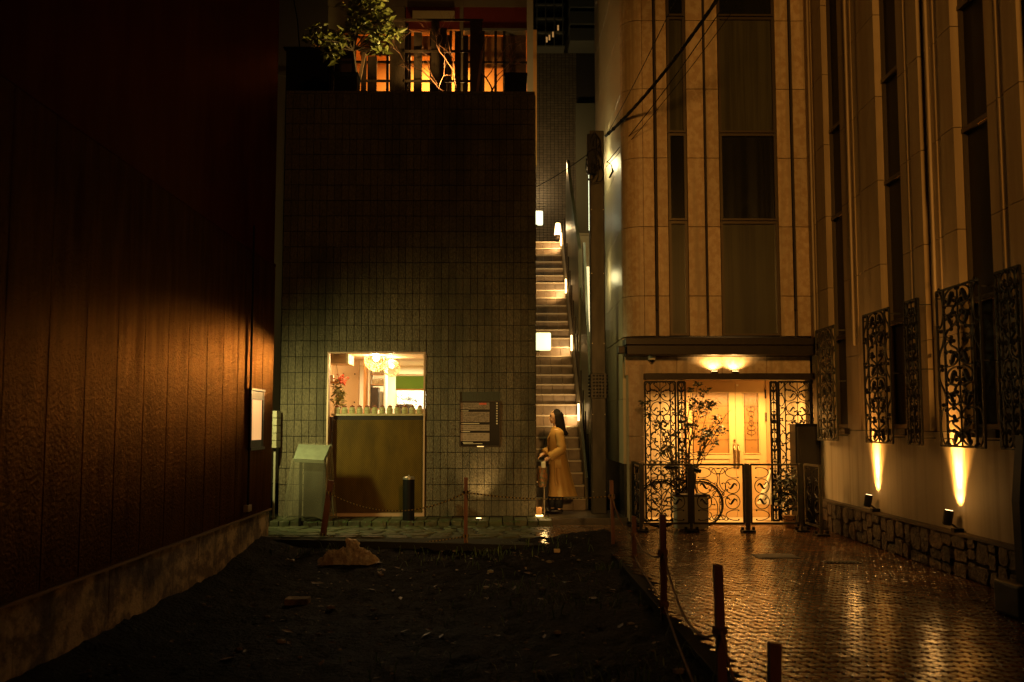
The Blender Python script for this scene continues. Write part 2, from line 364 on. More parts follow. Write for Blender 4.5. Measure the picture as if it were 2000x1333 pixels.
fr = MB().box(-3.15, -3.12, wY0, wY0+.06, wz0, wz1, .006).box(-3.15, -3.12, wY1-.06, wY1, wz0, wz1, .006).box(-3.15, -3.125, wY0+.06, wY1-.06, wz1-.11, wz1).box(-3.15, -3.125, wY0+.06, wY1-.06, wz0, wz0+.09).box(-3.15, -3.105, wY0-.03, wY1+.03, wz0-.035, wz0-.002).box(-3.15, -3.11, wY0-.02, wY1+.02, wz1+.002, wz1+.03).build('window', bronze, lh)
MB().box(-3.15, -3.135, wY0+.06, wY1-.06, wz0+.09, wz1-.11).build('pane', M('lit_frosted_pane', (.5,.3,.12), .4, emit=(1,.50,.17), es=.85), fr)
MB().tube([(-3.12, 12.40, 4.0), (-3.12, 12.40, .42)], .014, 6).build('pipe', darkm, lh)
MB().box(-3.16, -3.09, 12.30, 12.48, .44, .52, .008).build('junction_box', M('cream_plastic', (.4,.33,.2), .5), lh)
wl = empty('added_end_wall_lamp', (-3.36, 13.76, 1.95), 'added bracket lamp on the hidden end wall of the red-sided house', 'lamp')  # unseen fixture added to carry the greenish side light
MB().box(-3.40, -3.32, 13.752, 13.90, 2.0, 2.03, .004).box(-3.42,-3.30,13.76,13.78,1.86,2.03).build('hood', darkm, wl)
MB().ball((-3.36,13.86,1.97), .028, 6).build('bulb', M('greenish_bulb', (1,1,.7), .4, emit=(.95,1,.5), es=4), wl)
# gap behind the house: the lane's mailboxes and a bin
mbx = empty('mailbox_stack', (-3.48, 15.55, .95), 'stack of pale metal mailboxes in the gap left of the brick house', 'mailbox')
for i in range(5):
    z = 1.15+i*.115
    k = MB().box(-3.76, -3.44, 15.30, 15.60, z, z+.107, .006).build('mailbox', M('pale_mailbox', (.28,.25,.16), .45), mbx)
    MB().box(-3.62, -3.50, 15.29, 15.299, z+.065, z+.08).build('slot', darkm, k)
MB().box(-3.74, -3.71, 15.4, 15.43, .0, 1.15).box(-3.50, -3.47, 15.4, 15.43, 0, 1.15).box(-3.74,-3.47,15.4,15.43,1.10,1.14).build('stand', M('grey_post', (.3,.28,.2), .5), mbx)
bn = empty('waste_bin', (-3.7, 15.2, 0), 'dark round bin at the foot of the mailboxes beside the red-sided house', 'bin')
MB().lathe([(.14,0),(.17,.05),(.19,.6),(.2,.62)], (-3.62,15.0,-.02)).build('body', darkm, bn, smooth=True)
MB().lathe([(.21,0),(.21,.03),(.12,.08),(.02,.09)], (-3.62,15.0,.61)).build('lid', darkm, bn, smooth=True)
# ================================================================ BRICK HOUSE
BY = 15.8; bx0 = -3.50; bx1 = .535; TOP = PZ(183, BY)
bh = empty('brick_house', (-1.4, BY, 0), 'dark house clad in upright split-face tiles with a lit shop window', 'house')
wx0, wx1, wz0, wz1 = PX(641, BY), PX(827.5, BY), .075, PZ(691, BY)
mx0, mx1, mz0, mz1 = PX(898, BY), PX(977, BY), PZ(873, BY), PZ(766, BY)
tw, th = .1153, .2515; cells = []
zt = TOP-.02; r_ = 0
while zt > .08:
    x = bx1
    while x > bx0: cells.append((max(bx0, x-tw)+.004, x-.004, max(.075, zt-th)+.005, zt-.005)); x -= tw
    zt -= th
cells = rect_cut(cells, [(wx0-.03, wx1+.03, wz0-.1, wz1+.03), (mx0, mx1, mz0, mz1)])
t = MB(); rd = random.Random(4)
for a0, a1, b0, b1 in cells: 
    d = rd.uniform(0, .006); k0 = len(t.v); t.box(a0, a1, BY-.022-d, BY+.01, b0, b1, .0035 if a1-a0 > .02 and b1-b0>.02 else 0); t1 = rd.gauss(0,.035); t2 = rd.gauss(0,.018)
    for i in range(k0, len(t.v)): v = t.v[i]; t.v[i] = (v[0], v[1]+((v[0]-(a0+a1)/2)*t1+(v[2]-(b0+b1)/2)*t2 if v[1] < BY else 0), v[2])
t.build('tile_cladding', tile_m, bh)
c = MB(); D = .18
for a0, a1, b0, b1 in rect_cut([(bx0, bx1, 0, TOP-.04)], [(wx0-.03, wx1+.03, -.1, wz1+.03)]): c.box(a0+.001, a1-.001, BY+.004, BY+D, b0, b1)
c.box(bx1-.2, bx1-.002, BY+D, 25, 0, TOP-.05); c.box(bx0, bx0+.2, BY+D, 25, 0, TOP-.05); c.build('wall', mortar, bh)
t = MB(); y = BY+.02
# tiles of the alley side
while y < 24:
    z = TOP-.02
    while z > .1: t.box(bx1-.002, bx1+.012, y+.004, y+tw-.004, max(z-th, .09)+.005, z-.005); z -= th
    y += tw*2 if False else tw
t.build('side_tile_cladding', tile_m, bh)
MB().box(bx0, bx1, BY-.02, BY+.3, TOP-.018, TOP+.03, .008).build('coping', tile_m, bh)
MB().box(bx0+.2, bx1-.2, BY+.3, 22, TOP-.35, TOP-.15).build('terrace_slab', mortar, bh)
wf = MB(); e = .022
wf.box(wx0-e, wx0+.004, BY-.05, BY+.1, wz0, wz1+e).box(wx1-.004, wx1+e, BY-.05, BY+.1, wz0, wz1+e).box(wx0+.004, wx1-.004, BY-.05, BY+.1, wz1, wz1+e).box(wx0+.004, wx1-.004, BY-.05, BY+.1, wz0, wz0+.05)
wfo = wf.build('window_frame', M('pinkish_frame', (.40,.27,.17), .45, .2), bh)
MB().box(wx0+.004, wx1-.004, BY+.02, BY+.028, wz0+.05, wz1).build('pane', film('shop_glass', (.01,.01,.01), .03, .03), wfo)
# interior shell
cw = M('warm_concrete', (.62,.47,.30), .8, bump=((14,14,14), .25, .01), var=((2,2,2), .8, (.70,.55,.36)))
ix0, ix1, iy1, iz1 = PX(641, BY)-.25, PX(828, BY)+.7, 19.6, wz1+.03
MB().box(ix0-.1, ix0, BY+D, iy1, .0, iz1).box(ix1, ix1+.1, BY+D, iy1, 0, iz1).box(ix0, ix1, iy1, iy1+.1, 0, iz1).box(ix0-.1, ix1+.1, BY+D, iy1, iz1, iz1+.1).box(ix0, ix1, BY+D, iy1, -.05, .02).box(ix0, PX(752,18.4)-.42, 17.9, 18.0, .02, iz1-.002).box(ix0+.002, PX(686,16.7), 16.3, 16.9, iz1-.16, iz1-.002).build('room', cw, bh)
MB().box(PX(712,17.8), PX(716.5,17.8), 17.6, 17.895, .02, iz1-.003).build('door_jamb', M('orange_wood', (.5,.26,.09), .5), bh)
dk = MB()
for (px, py) in ((671,731),(693,731),(670,786),(692,786),(711,700)): dk.lathe([(.012,0),(.012,.01)], (0,0,0), 8); n = 16; 
dk = MB()
for (px, py) in ((671,731),(693,731),(670,786),(692,786)):
    p = at(px, py, 17.89); MB().tube([p, p+Vector((0,.008,0))], .013, 8).build('form_tie_hole', groove, bh)
def diag(m, c2):
    nt = m.node_tree; b = nt.nodes['Principled BSDF']; l = b.inputs['Base Color'].links[0].from_socket; wv = nt.nodes.new('ShaderNodeTexWave'); g_ = nt.nodes.new('ShaderNodeNewGeometry'); mp = nt.nodes.new('ShaderNodeMapping'); mp.inputs['Rotation'].default_value = (0, R(45), 0); wv.inputs['Scale'].default_value = 13
    nt.links.new(g_.outputs['Position'], mp.inputs[0]); nt.links.new(mp.outputs[0], wv.inputs['Vector']); x = nt.nodes.new('ShaderNodeMix'); x.data_type = 'RGBA'; mr = nt.nodes.new('ShaderNodeMapRange'); mr.inputs['To Max'].default_value = .7
    nt.links.new(wv.outputs[0], mr.inputs[0]); nt.links.new(mr.outputs[0], x.inputs[0]); nt.links.new(l, x.inputs[6]); x.inputs[7].default_value = (*c2, 1); nt.links.new(x.outputs[2], b.inputs['Base Color'])
# counter with frosted patterned front
ct = empty('shop_counter', (PX(735,16.05), 16.1, 0), 'olive shop counter behind the brick house window, row of jars on top', 'counter')
cz = PZ(812, 16.02)
cx0, cx1 = PX(650, 16.02), ix1-.3
MB().box(cx0, cx1, 16.03, 16.35, .02, cz-.07).build('front_panel', M('olive_panel', (.17,.105,.016), .6, spec=.08, bump=((6,6,2), .15, .01), var=((2,2,.7), 1.6, (.10,.065,.014))), ct)
MB().box(cx0-.02, cx1, 15.99, 16.5, cz-.005, cz+.03, .004).build('worktop', M('pale_worktop', (.5,.42,.24), .4), ct)
MB().box(cx0, cx1, 16.05, 16.3, cz-.069, cz-.006).build('shadow_gap', groove, ct)
MB().box(PX(641,16.02), cx0-.03, 16.02, 16.3, .02, cz-.02).build('end_post', M('brown_post', (.12,.06,.03), .5), ct)
diag(MC['olive_panel'], (.045,.028,.006))
# jars
cupm = M('pale_green_ceramic', (.50,.50,.26), .35)
jr = None
for i in range(12):
    x = PX(658+i*14.7, 16.06)
    if jr is None:
        jr = empty('jar', (x, 16.07, cz+.03), 'leftmost pale green jar on the shop counter', 'jar', 'pale green jars on the shop counter')
        MB().lathe([(.040,0),(.048,.006),(.05,.07),(.046,.085),(.034,.095),(.034,.105)], (x,16.07,cz+.03), 16).build('body', cupm, jr, smooth=True)
        MB().lathe([(.036,.105),(.038,.12),(.015,.128),(.012,.14)], (x+.0,16.07,cz+.03), 12).build('lid', M('red_brown_lid', (.25,.08,.04), .5), jr, smooth=True)
        f = MB(); 
        for k in range(4): f.box(x-.025+k*.014, x-.018+k*.014, 16.0185, 16.021, cz+.075+(k%2)*.008, cz+.083+(k%2)*.008)
        f.build('mark', groove, jr)
        J0 = jr
    else:
        j = copy_tree(J0); j.location = (x, 16.07+rd.uniform(-.005,.005), cz+.03)
        o_ = ['second','third','fourth','fifth','sixth','seventh','eighth','ninth','tenth','eleventh'][i-1] if i < 11 else None
        j['label'] = (o_+' pale green jar from the left on the shop counter') if o_ else 'rightmost pale green jar on the shop counter, beside the frame'
# pendants
for (px, py, Y, r, lab, pw_) in ((735, 703, 16.75, .20, 'larger woven wire pendant globe lit in the shop window', 85), (765, 719, 17.3, .15, 'smaller woven wire pendant globe behind the larger one in the shop', 45)):
    p = at(px, py, Y); pd = empty('pendant_lamp', p, lab, 'lamp', 'wire globe pendants in the shop window')
    m_ = MB(); rd = random.Random(px)
    for k in range(26):
        ax = Vector((rd.gauss(0,1), rd.gauss(0,1), rd.gauss(0,1))).normalized(); u = ax.orthogonal().normalized(); v = ax.cross(u); off = rd.uniform(-.5, .5)
        q = math.sqrt(1-off*off); m_.tube([p+r*(ax*off+q*(u*math.cos(a)+v*math.sin(a))) for a in [2*math.pi*i/28 for i in range(28)]], .0028, 4, closed=True)
    m_.build('wire_shade', M('pale_wire', (.45,.33,.18), .5), pd)
    MB().ball(p+Vector((0,0,.03)), r*.30, 8).build('bulb', M('pendant_bulb', (1,.9,.7), .4, emit=(1,.78,.42), es=9), pd, smooth=True)
    MB().tube([p+Vector((0,0,.1)), Vector((p.x,p.y,iz1))], .004, 5).build('cord', groove, pd)
    lamp('POINT', 'pendant_light', (p.x, p.y-.12, wz1-.035), pw_, (1,.62,.25), .06)
lamp('SPOT', 'siding_fill_spot', (PX(735,16.75), 16.6, wz1-.03), 1700, (1,.54,.16), .05, (-3.15, 12.6, 2.15), 21, 1)  # added spot, throws the bright patch onto the siding
# interior furnishing
flo = empty('hanging_plant', at(662, 765, 16.6), 'hanging dried flower bunch with red blooms at the left of the shop window', 'plant')
def leaves(mb, c, rx, rz, n, size, rd, ry=None):
    for k in range(n):
        d = Vector((rd.gauss(0,1), rd.gauss(0,1), rd.gauss(0,1))).normalized()*rd.random()**.5
        p = Vector(c)+Vector((d.x*rx, d.y*(ry or rx), d.z*rz)); a = rd.uniform(0, 6.28); t = rd.uniform(-.9, .5)
        u = Vector((math.cos(a)*math.cos(t), math.sin(a)*math.cos(t), math.sin(t))); s_ = size*rd.uniform(.6,1.3); v = u.cross(Vector((rd.gauss(0,1),rd.gauss(0,1),rd.gauss(0,1)))).normalized()*s_*.23; nn = u.cross(v).normalized()*s_*.10
        mb.add([p, p+u*s_*.35+v+nn, p+u*s_, p+u*s_*.35-v+nn, p+u*s_*.4], [(0,4,1),(1,4,2),(2,4,3),(3,4,0)])
rd = random.Random(12)
m_ = MB(); leaves(m_, at(662,770,16.6), .11, .26, 160, .09, rd); m_.build('foliage', M('dried_leaf', (.20,.19,.05), .6, island=.4), flo)
m_ = MB(); leaves(m_, at(667,742,16.55), .10, .10, 70, .06, rd); m_.build('blooms', M('red_bloom', (.6,.09,.04), .6, island=.3), flo)
MB().tube([at(662,742,16.6), at(655,700,16.6)], .004, 5).build('stem', bark, flo)
sh = empty('wall_shelf', at(650,748,16.6), 'small wooden shelf with a white box beside the dried flowers', 'shelf')
MB().box(ix0, PX(662,16.6), 16.5, 16.75, PZ(750,16.6), PZ(746,16.6)).build('board', M('orange_wood'), sh)
MB().box(PX(644,16.6), PX(650,16.6), 16.55, 16.65, PZ(746,16.6)+.002, PZ(733,16.6), .004).build('box', M('white_box', (.8,.75,.6), .5), sh)
gb = empty('green_blind', at(797,748,18.3), 'green roller blind hanging at the back of the shop', 'blind')
MB().box(PX(772,18.3), ix1-.02, 18.3, 18.33, PZ(760,18.3), PZ(735,18.3)).build('cloth', M('green_cloth', (.13,.27,.035), .8), gb)
MB().box(PX(772,18.3), ix1-.02, 18.28, 18.35, PZ(735,18.3), PZ(731,18.3)).build('rail', M('white_box'), gb)
MB().box(PX(772,18.3), ix1-.02, 18.29, 18.34, PZ(763,18.3), PZ(760,18.3)).build('hem_bar', M('orange_wood'), gb)
lamp('AREA', 'kitchen_light', (PX(790,18.9), 18.8, iz1-.06), 75, (1,.86,.55), .6, (PX(790,18.9), 18.9, 0))
kt = empty('kitchen_shelving', (PX(730,17.6), 18.2, 0), 'cluttered shelves with jars and a dark oven behind the shop counter', 'shelving')
kx0, kx1 = PX(719,18), PX(750,18.2)
MB().box(kx0, kx0+.02, 18.05, 18.5, .02, PZ(715,18)).box(kx1, kx1+.02, 18.05, 18.5, .02, PZ(715,18)).build('upright', M('white_box'), kt)
m_ = MB()
for py in (812, 800, 753, 732, 718): m_.box(kx0+.021, kx1-.001, 18.05, 18.5, PZ(py,18.1), PZ(py,18.1)+.015)
m_.build('shelf', M('orange_wood'), kt)
MB().box(kx0+.03, kx0+.16, 18.1, 18.45, PZ(799,18.1)+.002, PZ(757,18.1), .01).build('oven', M('dark_appliance', (.05,.04,.035), .35), kt)
MB().box(kx0+.19, kx1-.02, 18.1, 18.45, PZ(799,18.1)+.002, PZ(765,18.1), .01).build('canister', M('steel_grey', (.4,.4,.38), .3, .6), kt)
m_ = MB()
for k in range(6):
    m_.lathe([(.02,0),(.022,.08),(.012,.10),(.012,.12)], (kx0+.05+k*.042, 18.2, PZ(753,18.1)+.016), 8); m_.lathe([(.018,0),(.018,.09)], (kx0+.04+k*.044, 18.25, PZ(732,18.1)+.016), 8)
m_.build('bottle', M('cream_jar', (.7,.62,.42), .4), kt)
pic = empty('wall_picture', at(800,780,19), 'white wall print with a grey spray of petals under the green blind', 'picture')
MB().box(PX(775,19.5), ix1-.03, 19.5, 19.53, PZ(800,19.5), PZ(764,19.5)).build('sheet', M('white_print', (.8,.8,.74), .6), pic)
m_ = MB(); rd = random.Random(9)
for k in range(60):
    a = rd.uniform(0,6.28); q = rd.random(); c0 = at(800+22*q*math.cos(a), 780+13*q*math.sin(a), 19.49); m_.tube([c0, c0+Vector((rd.uniform(-.05,.05), 0, rd.uniform(-.05,.05)))], .005, 4)
m_.build('petal_print', M('grey_ink', (.12,.12,.13), .6), pic)
MB().box(PX(774,18.6), PX(805,18.6), 18.5, 18.9, PZ(797,18.6)-.2, PZ(790,18.6)).build('work_table', M('dark_appliance')); 
tag(bpy.data.objects['work_table'], 'dark low worktop under the print at the back of the shop', 'table')
# menu board in its recess
mn = empty('menu_board', ((mx0+mx1)/2, BY, mz0), 'dark framed menu board set in the tiles right of the shop window', 'menu board')
bz1 = PZ(784, BY)
MB().box(mx0, mx1, BY+.002, BY+.02, bz1, mz1).build('shaded_recess_tiles', M('shaded_recess_tile', (.06,.06,.04), .8, bump=((60,60,30), .8, .01)), mn)  # darker tile colour holds the recess shadow above the board
MB().box(mx0+.002, mx1-.002, BY-.01, BY+.02, mz0, bz1-.002).build('back_panel', M('black_gloss', (.008,.007,.006), .3, spec=.15), mn)
m_ = MB().box(mx0, mx0+.016, BY-.045, BY-.005, mz0, bz1).box(mx1-.016, mx1, BY-.045, BY-.005, mz0, bz1).box(mx0+.016, mx1-.016, BY-.045, BY-.005, bz1-.016, bz1).box(mx0+.016, mx1-.016, BY-.045, BY-.005, mz0, mz0+.016); m_.build('frame', bronze, mn)
sheetm = M('menu_sheet', (.24,.19,.135), .5, bump=((60,60,60), .5, .003), var=((55,55,75), 2.2, (.16,.12,.09)))
sheetp = M('menu_sheet_plain', (.26,.205,.15), .5, var=((20,20,20), .9, (.20,.16,.115)))
def msheet(px0, px1, py0, py1, mat, nm='sheet'):
    return MB().box(at(px0,py0,BY-.02).x, at(px1,py0,BY-.02).x, BY-.022, BY-.012, PZ(py1,BY-.02), PZ(py0,BY-.02)).build(nm, mat, mn)
s1 = msheet(899.5, 956, 787, 800, sheetm); s2 = msheet(899.5, 956, 805, 825, sheetm); s3 = msheet(899.5, 956, 830, 841.5, sheetp); s4 = msheet(899.5, 956, 846, 862, sheetp)
rd = random.Random(21)
tx = MB()
for (y0, y1) in ((788,799),(806,824),(831,840),(848,860)):
    yy = y0+1.5
    while yy < y1:
        x = 901.5
        while x < 953:
            l = rd.uniform(1, 5)
            if rd.random() < .6: a = at(x, yy, BY-.02); b_ = at(x+l, yy+.7, BY-.02); tx.box(a.x, b_.x, BY-.0235, BY-.0225, b_.z, a.z)
            x += l+.8
        yy += 2.2 if y1 < 826 else 4.2
tx.build('lettering', groove, mn)
tx = MB()
for (x0,x1,yy) in ((901,930,785.3),(901,915,803),(901,936,827.6),(901,918,843.5),(904,924,864.6),(905,942,867)): a = at(x0,yy-.6,BY-.02); b_ = at(x1,yy+.6,BY-.02); tx.box(a.x,b_.x,BY-.0225,BY-.012,b_.z,a.z)
for k in range(9): a = at(970.6, 788+k*4.95, BY-.02); tx.box(a.x-.012,a.x+.012,BY-.0225,BY-.012,a.z-.011,a.z+.011,.004)
for k in range(2): a = at(938+k*6, 786.5+k, BY-.02)
tx.build('pale_marking', M('pale_print', (.62,.56,.42), .5), mn)
MB().box(at(936,789,BY-.02).x, at(950,789,BY-.02).x, BY-.0245, BY-.023, PZ(791,BY), PZ(787.5,BY)).build('red_picture', M('red_bloom'), mn)
MB().tube([at(932,872.5,BY-.05), at(945,872.5,BY-.05)], .006, 6).build('frame_lamp', M('small_warm_lamp', (1,.8,.5), .4, emit=(1,.6,.2), es=1.2), mn)
# ground uplight of the facade
gp = at(935, 1023, 15.3)
gl = empty('ground_light', (gp.x, 15.28, .08), 'small round ground light glowing on the kerb below the menu board', 'lamp')
MB().lathe([(.055,0),(.055,.012),(.045,.014)], (gp.x,15.28,.075), 16).build('ring', steel, gl)
MB().lathe([(.04,0),(.036,.004)], (gp.x,15.28,.0895), 16).build('lens', M('lamp_lens', (1,.8,.5), .4, emit=(1,.62,.22), es=8), gl)
lamp('SPOT', 'ground_spot', (gp.x, 15.33, .12), 34, (1,.62,.22), .03, (gp.x, 15.8, .85), 62, .8)
lamp('POINT', 'ground_spill', (gp.x, 15.5, .16), .35, (1,.62,.22), .03)
# bollard
bo = empty('bollard', (PX(800,15.15), 15.2, .07), 'black round bollard in front of the shop window', 'bollard')
bp_ = (PX(799.5,15.2), 15.2, .07)
MB().lathe([(.088,0),(.088,.60),(.082,.61)], bp_, 24).build('body', rubber, bo, smooth=False)
MB().lathe([(.091,.611),(.091,.64),(.07,.652),(.02,.655)], bp_, 24).build('cap', M('bare_cap', (.35,.33,.25), .35, .7), bo)
MB().ball((bp_[0],bp_[1],.735), .014, 6).build('knob', M('bare_cap'), bo)
# covered stand with plastic
cs = empty('covered_sign_stand', (PX(607,15.2), 15.2, .0), 'slanted sign stand under clear plastic left of the shop window', 'sign stand')
a_ = at(583, 868, 15.2); b_ = at(645, 870, 15.2); c_ = at(632, 899, 14.85); d_ = at(573, 896, 14.85)
MB().add([a_, b_, c_, d_]+[q-Vector((0,-.03,.05)) for q in (a_,b_,c_,d_)], [(0,1,2,3),(7,6,5,4),(0,4,5,1),(1,5,6,2),(2,6,7,3),(3,7,4,0)]).build('board', M('grey_board', (.17,.19,.13), .5, var=((8,8,8), 1, (.13,.145,.10))), cs)
m_ = MB()
for (q, px) in ((0,588),(1,634)): 
    for Y in (14.98, 15.2): p = at(px, 900, Y); m_.box(p.x-.02, p.x+.02, Y-.018, Y+.018, 0.0 if Y<15.02 else .07, p.z-(.0 if Y<15.1 else -.08))
m_.build('leg', darkm, cs)
p0 = at(594,901,15.0); p1 = at(630,1006,15.0); MB().box(p0.x, p1.x, 15.0, 15.17, .12, p0.z-.02).build('cabinet', M('dark_cabinet', (.018,.018,.012), .35), cs)
fl = MB(); rd = random.Random(31); n = 48; rows = 12; ring0 = []
from mathutils import noise as nz
for j in range(rows+1):
    t_ = j/rows
    for i in range(n):
        u = i/n; 
        # rectangle path around board, flaring down
        q = [a_+Vector((-.02,.03,.02)), b_+Vector((.02,.03,.02)), c_+Vector((.03,-.03,0)), d_+Vector((-.02,-.03,0))]
        s4_ = u*4; k = int(s4_); fr_ = s4_-k; base = q[k].lerp(q[(k+1)%4], fr_)
        cen = (a_+b_+c_+d_)/4; out = Vector((base.x-cen.x, base.y-cen.y, 0))
        zb = .12+.10*nz.noise((u*9, 0, 3)); z = base.z+(zb-base.z)*t_
        wv = nz.noise((u*16, t_*1.6, 1))*.07*t_**.6+nz.noise((u*40, t_*3, 7))*.016*min(1,t_*3)
        o_ = out.normalized()
        fl.v.append((base.x+o_.x*(.07*t_+wv)-.05*t_*(1 if o_.x<0 else -.6), base.y+o_.y*(.03*t_+wv*.7), z))
for j in range(rows):
    for i in range(n): fl.f.append((j*n+i, j*n+(i+1)%n, (j+1)*n+(i+1)%n, (j+1)*n+i))
fl.build('plastic_cover', film('clear_plastic', (.34,.31,.20), .2, .15, bump=((9,9,3), .5, .02)), cs, smooth=True)
# ================================================================ TERRACE AND UPPER HOUSE
UY = 18.2
up = empty('upper_house', (-.8, UY, TOP), 'upper house behind the terrace with lit glazed front and dark red fascia', 'house')
ux0, ux1 = PX(640,UY), PX(1040,UY)
creamw = M('dull_cream_wall', (.17,.13,.07), .7)
redw = M('dark_red_fascia', (.16,.022,.012), .5)
def upb(px0, px1, py0, py1, y0, y1, mat, nm, par=None): 
    return MB().box(PX(px0,UY)if 0 else at(px0,(py0+py1)/2,UY).x, at(px1,(py0+py1)/2,UY).x, y0, y1, PZ(py1,UY), PZ(py0,UY)).build(nm, mat, par or up)
upb(640, 1040, -80, 12, UY+.05, UY+2.5, creamw, 'upper_wall')
upb(792, 1036, 12.3, 56, UY+.06, UY+.2, redw, 'fascia')
upb(806, 888, 24, 40, UY-.05, UY+.055, M('sign_panel', (.42,.33,.17), .6), 'name_panel')
upb(898, 905, -80, 180, UY-.03, UY+.045, creamw, 'column'); upb(1029, 1041, -80, 200, UY-.1, UY+.04, M('pale_column', (.42,.36,.24), .6), 'corner_column')
upb(640, 790, 12.4, 60, UY+.06, UY+.2, creamw, 'wall_panel')
upb(905.5, 1028, 56.3, 61, UY-.02, UY+.2, M('bare_cap'), 'head_rail')
lit = M('lit_room_wall', (.62,.33,.10), .7); 
MB().box(ux0, ux1, UY+1.9, UY+2.0, TOP-.5, PZ(50,UY)).box(ux0-.1, ux0, UY+.2, UY+2, TOP-.5, PZ(50,UY)).box(ux1, ux1+.1, UY+.2, UY+2, TOP-.5, PZ(50,UY)).box(ux0, ux1, UY+.2, UY+1.9, PZ(56,UY), PZ(50,UY)).build('lit_room', lit, up)
m_ = MB()
for px in (650, 690, 757, 800, 842, 880, 926, 944, 968, 985): p = at(px,110,UY); m_.box(p.x-.025, p.x+.025, UY+.0, UY+.06, TOP-.3, PZ(61,UY)-.002)
m_.box(ux0, ux1, UY+.0, UY+.055, PZ(124,UY), PZ(120,UY)); m_.build('mullion', bronze, up)
for (a,b2) in ((640,692),(842,880),(986,1028)): MB().box(at(a,100,UY).x, at(b2,100,UY).x, UY+.2, UY+.24, TOP-.3, PZ(61,UY)).build('closed_blind', M('brown_blind', (.06,.03,.012), .6), up)
upb(905,1000, 61.4, 123, UY+.25, UY+.3, M('amber_blind', (.35,.15,.04), .7), 'amber_blind'); upb(700,842, 61.4, 100, UY+.25, UY+.3, M('amber_blind'), 'amber_blind')
lamp('AREA', 'terrace_room_light', ((ux0+ux1)/2, UY+1.0, PZ(64,UY)), 150, (1,.52,.13), .8, ((ux0+ux1)/2, UY+1.3, TOP-1))
lamp('SPOT', 'terrace_spot', at(925,178,15.95), 420, (1,.68,.2), .05, at(735,60,16.3), 60, .8)
lamp('POINT', 'terrace_fill_light', (PX(890,17.2), 17.3, TOP+.35), 36, (1,.55,.17), .1)  # added fill for the fascia and the back of the screen
# wood screen on the terrace
ws = empty('slatted_screen', (PX(820,16.6), 16.6, TOP), 'dark timber screen of uneven boards standing on the terrace', 'screen')
dwood = M('dark_stained_wood', (.026,.013,.006), .55, bump=((30,30,4), .6, .005), var=((20,20,3), 1.2, (.04,.02,.009)))
SY = 16.6
for (a, b2, tp, Yo) in ((706,716,100,0),(717,735,108,.1),(762,790,45,0),(808,824,62,.04),(842,858,42,0),(858,872,52,.09),(888,900,60,.05),(904,914,66,.1),(918,942,44,0),(778,796,40,.15)):
    MB().box(at(a,110,SY).x, at(b2,110,SY).x, SY+Yo-.02, SY+Yo+.015, TOP-.1, PZ(tp,SY)).build('board', dwood, ws)
for (a, b2, py) in ((704,944,41),(700,762,100),(790,918,102),(704,762,160),(792,918,160)):
    MB().box(at(a,py,SY).x, at(b2,py,SY).x, SY-.045, SY-.021, PZ(py+3,SY), PZ(py-1.5,SY)).build('rail', dwood, ws)
MB().tube([at(697,182,16.5), at(712,104,16.5)], .035, 4).tube([at(932,182,16.5), at(942,100,16.5)], .03, 4).build('leaning_plank', M('weathered_plank', (.22,.12,.06), .6), ws)
def branchy(mb, p, d, l, r, depth, rd, tips, spread=.7, bend=.25):
    pts = [Vector(p)]; dd = Vector(d).normalized(); n = 4; rr = [r]
    for i in range(n):
        dd = (dd+Vector((rd.gauss(0,bend),rd.gauss(0,bend),rd.gauss(0,bend*.7)))).normalized(); pts.append(pts[-1]+dd*l/n); rr.append(r*(1-.45*(i+1)/n))
    mb.tube(pts, rr, 5)
    if depth == 0: tips.append((pts[-1], dd)); return
    for k in range(rd.choice((2,3))):
        i = rd.choice((2,3,4)); nd = (dd+Vector((rd.gauss(0,spread),rd.gauss(0,spread),rd.gauss(0,spread)*.7+.1))).normalized()
        branchy(mb, pts[i], nd, l*rd.uniform(.55,.8), rr[i]*.75, depth-1, rd, tips, spread, bend)
for i, (px, lab, sd, d) in enumerate(((886,'bare branching shrub lit orange in front of the timber screen',5,(.0,0,1)),(960,'bare dark shrub right of the timber screen on the terrace',8,(-.1,0,1)))):
    rd = random.Random(sd); base = at(px,184,16.3); base.z = TOP-.05; bt = empty('bare_shrub', base, lab, 'shrub'); 
    m_ = MB(); tips = []
    for q in range(2): branchy(m_, base+Vector((q*.06,0,0)), (d[0]+(q-.5)*.35,0,1), .80, .018, 4, rd, tips, .55)
    m_.build('branches', M('reddish_bark', (.20,.075,.035), .6), bt)
tr = empty('broadleaf_tree', at(705,185,16.5), 'leafy evergreen lit from below, leaning over the left end of the terrace', 'tree')
rd = random.Random(44); m_ = MB(); tips = []
tb = at(704,186,16.4); tb.z = TOP-.05
m_.tube([tb, tb+Vector((-.05,0,.35)), at(690,100,16.4)], [.035,.03,.022], 6)
cl = [(735,75,.22),(710,40,.26),(690,55,.2),(752,60,.2),(770,68,.14),(700,18,.25),(670,70,.2),(640,80,.24),(615,75,.2),(655,105,.16),(720,10,.3),(690,-15,.3),(740,95,.12),(625,62,.18),(745,35,.2),(720,-40,.3)]
for (px, py, r) in cl: q = at(px,py,16.3+rd.uniform(-.25,.25)); m_.tube([at(690,100,16.4), at(690,100,16.4).lerp(q,.5)+Vector((0,0,.06)), q], [.014,.009,.005], 4)
m_.build('trunk', bark, tr)
m_ = MB()
for (px, py, r) in cl: leaves(m_, at(px,py,16.3+rd.uniform(-.2,.2)), r, r*.75, int(230*r), .15, rd)
m_.build('crown', leafm, tr)
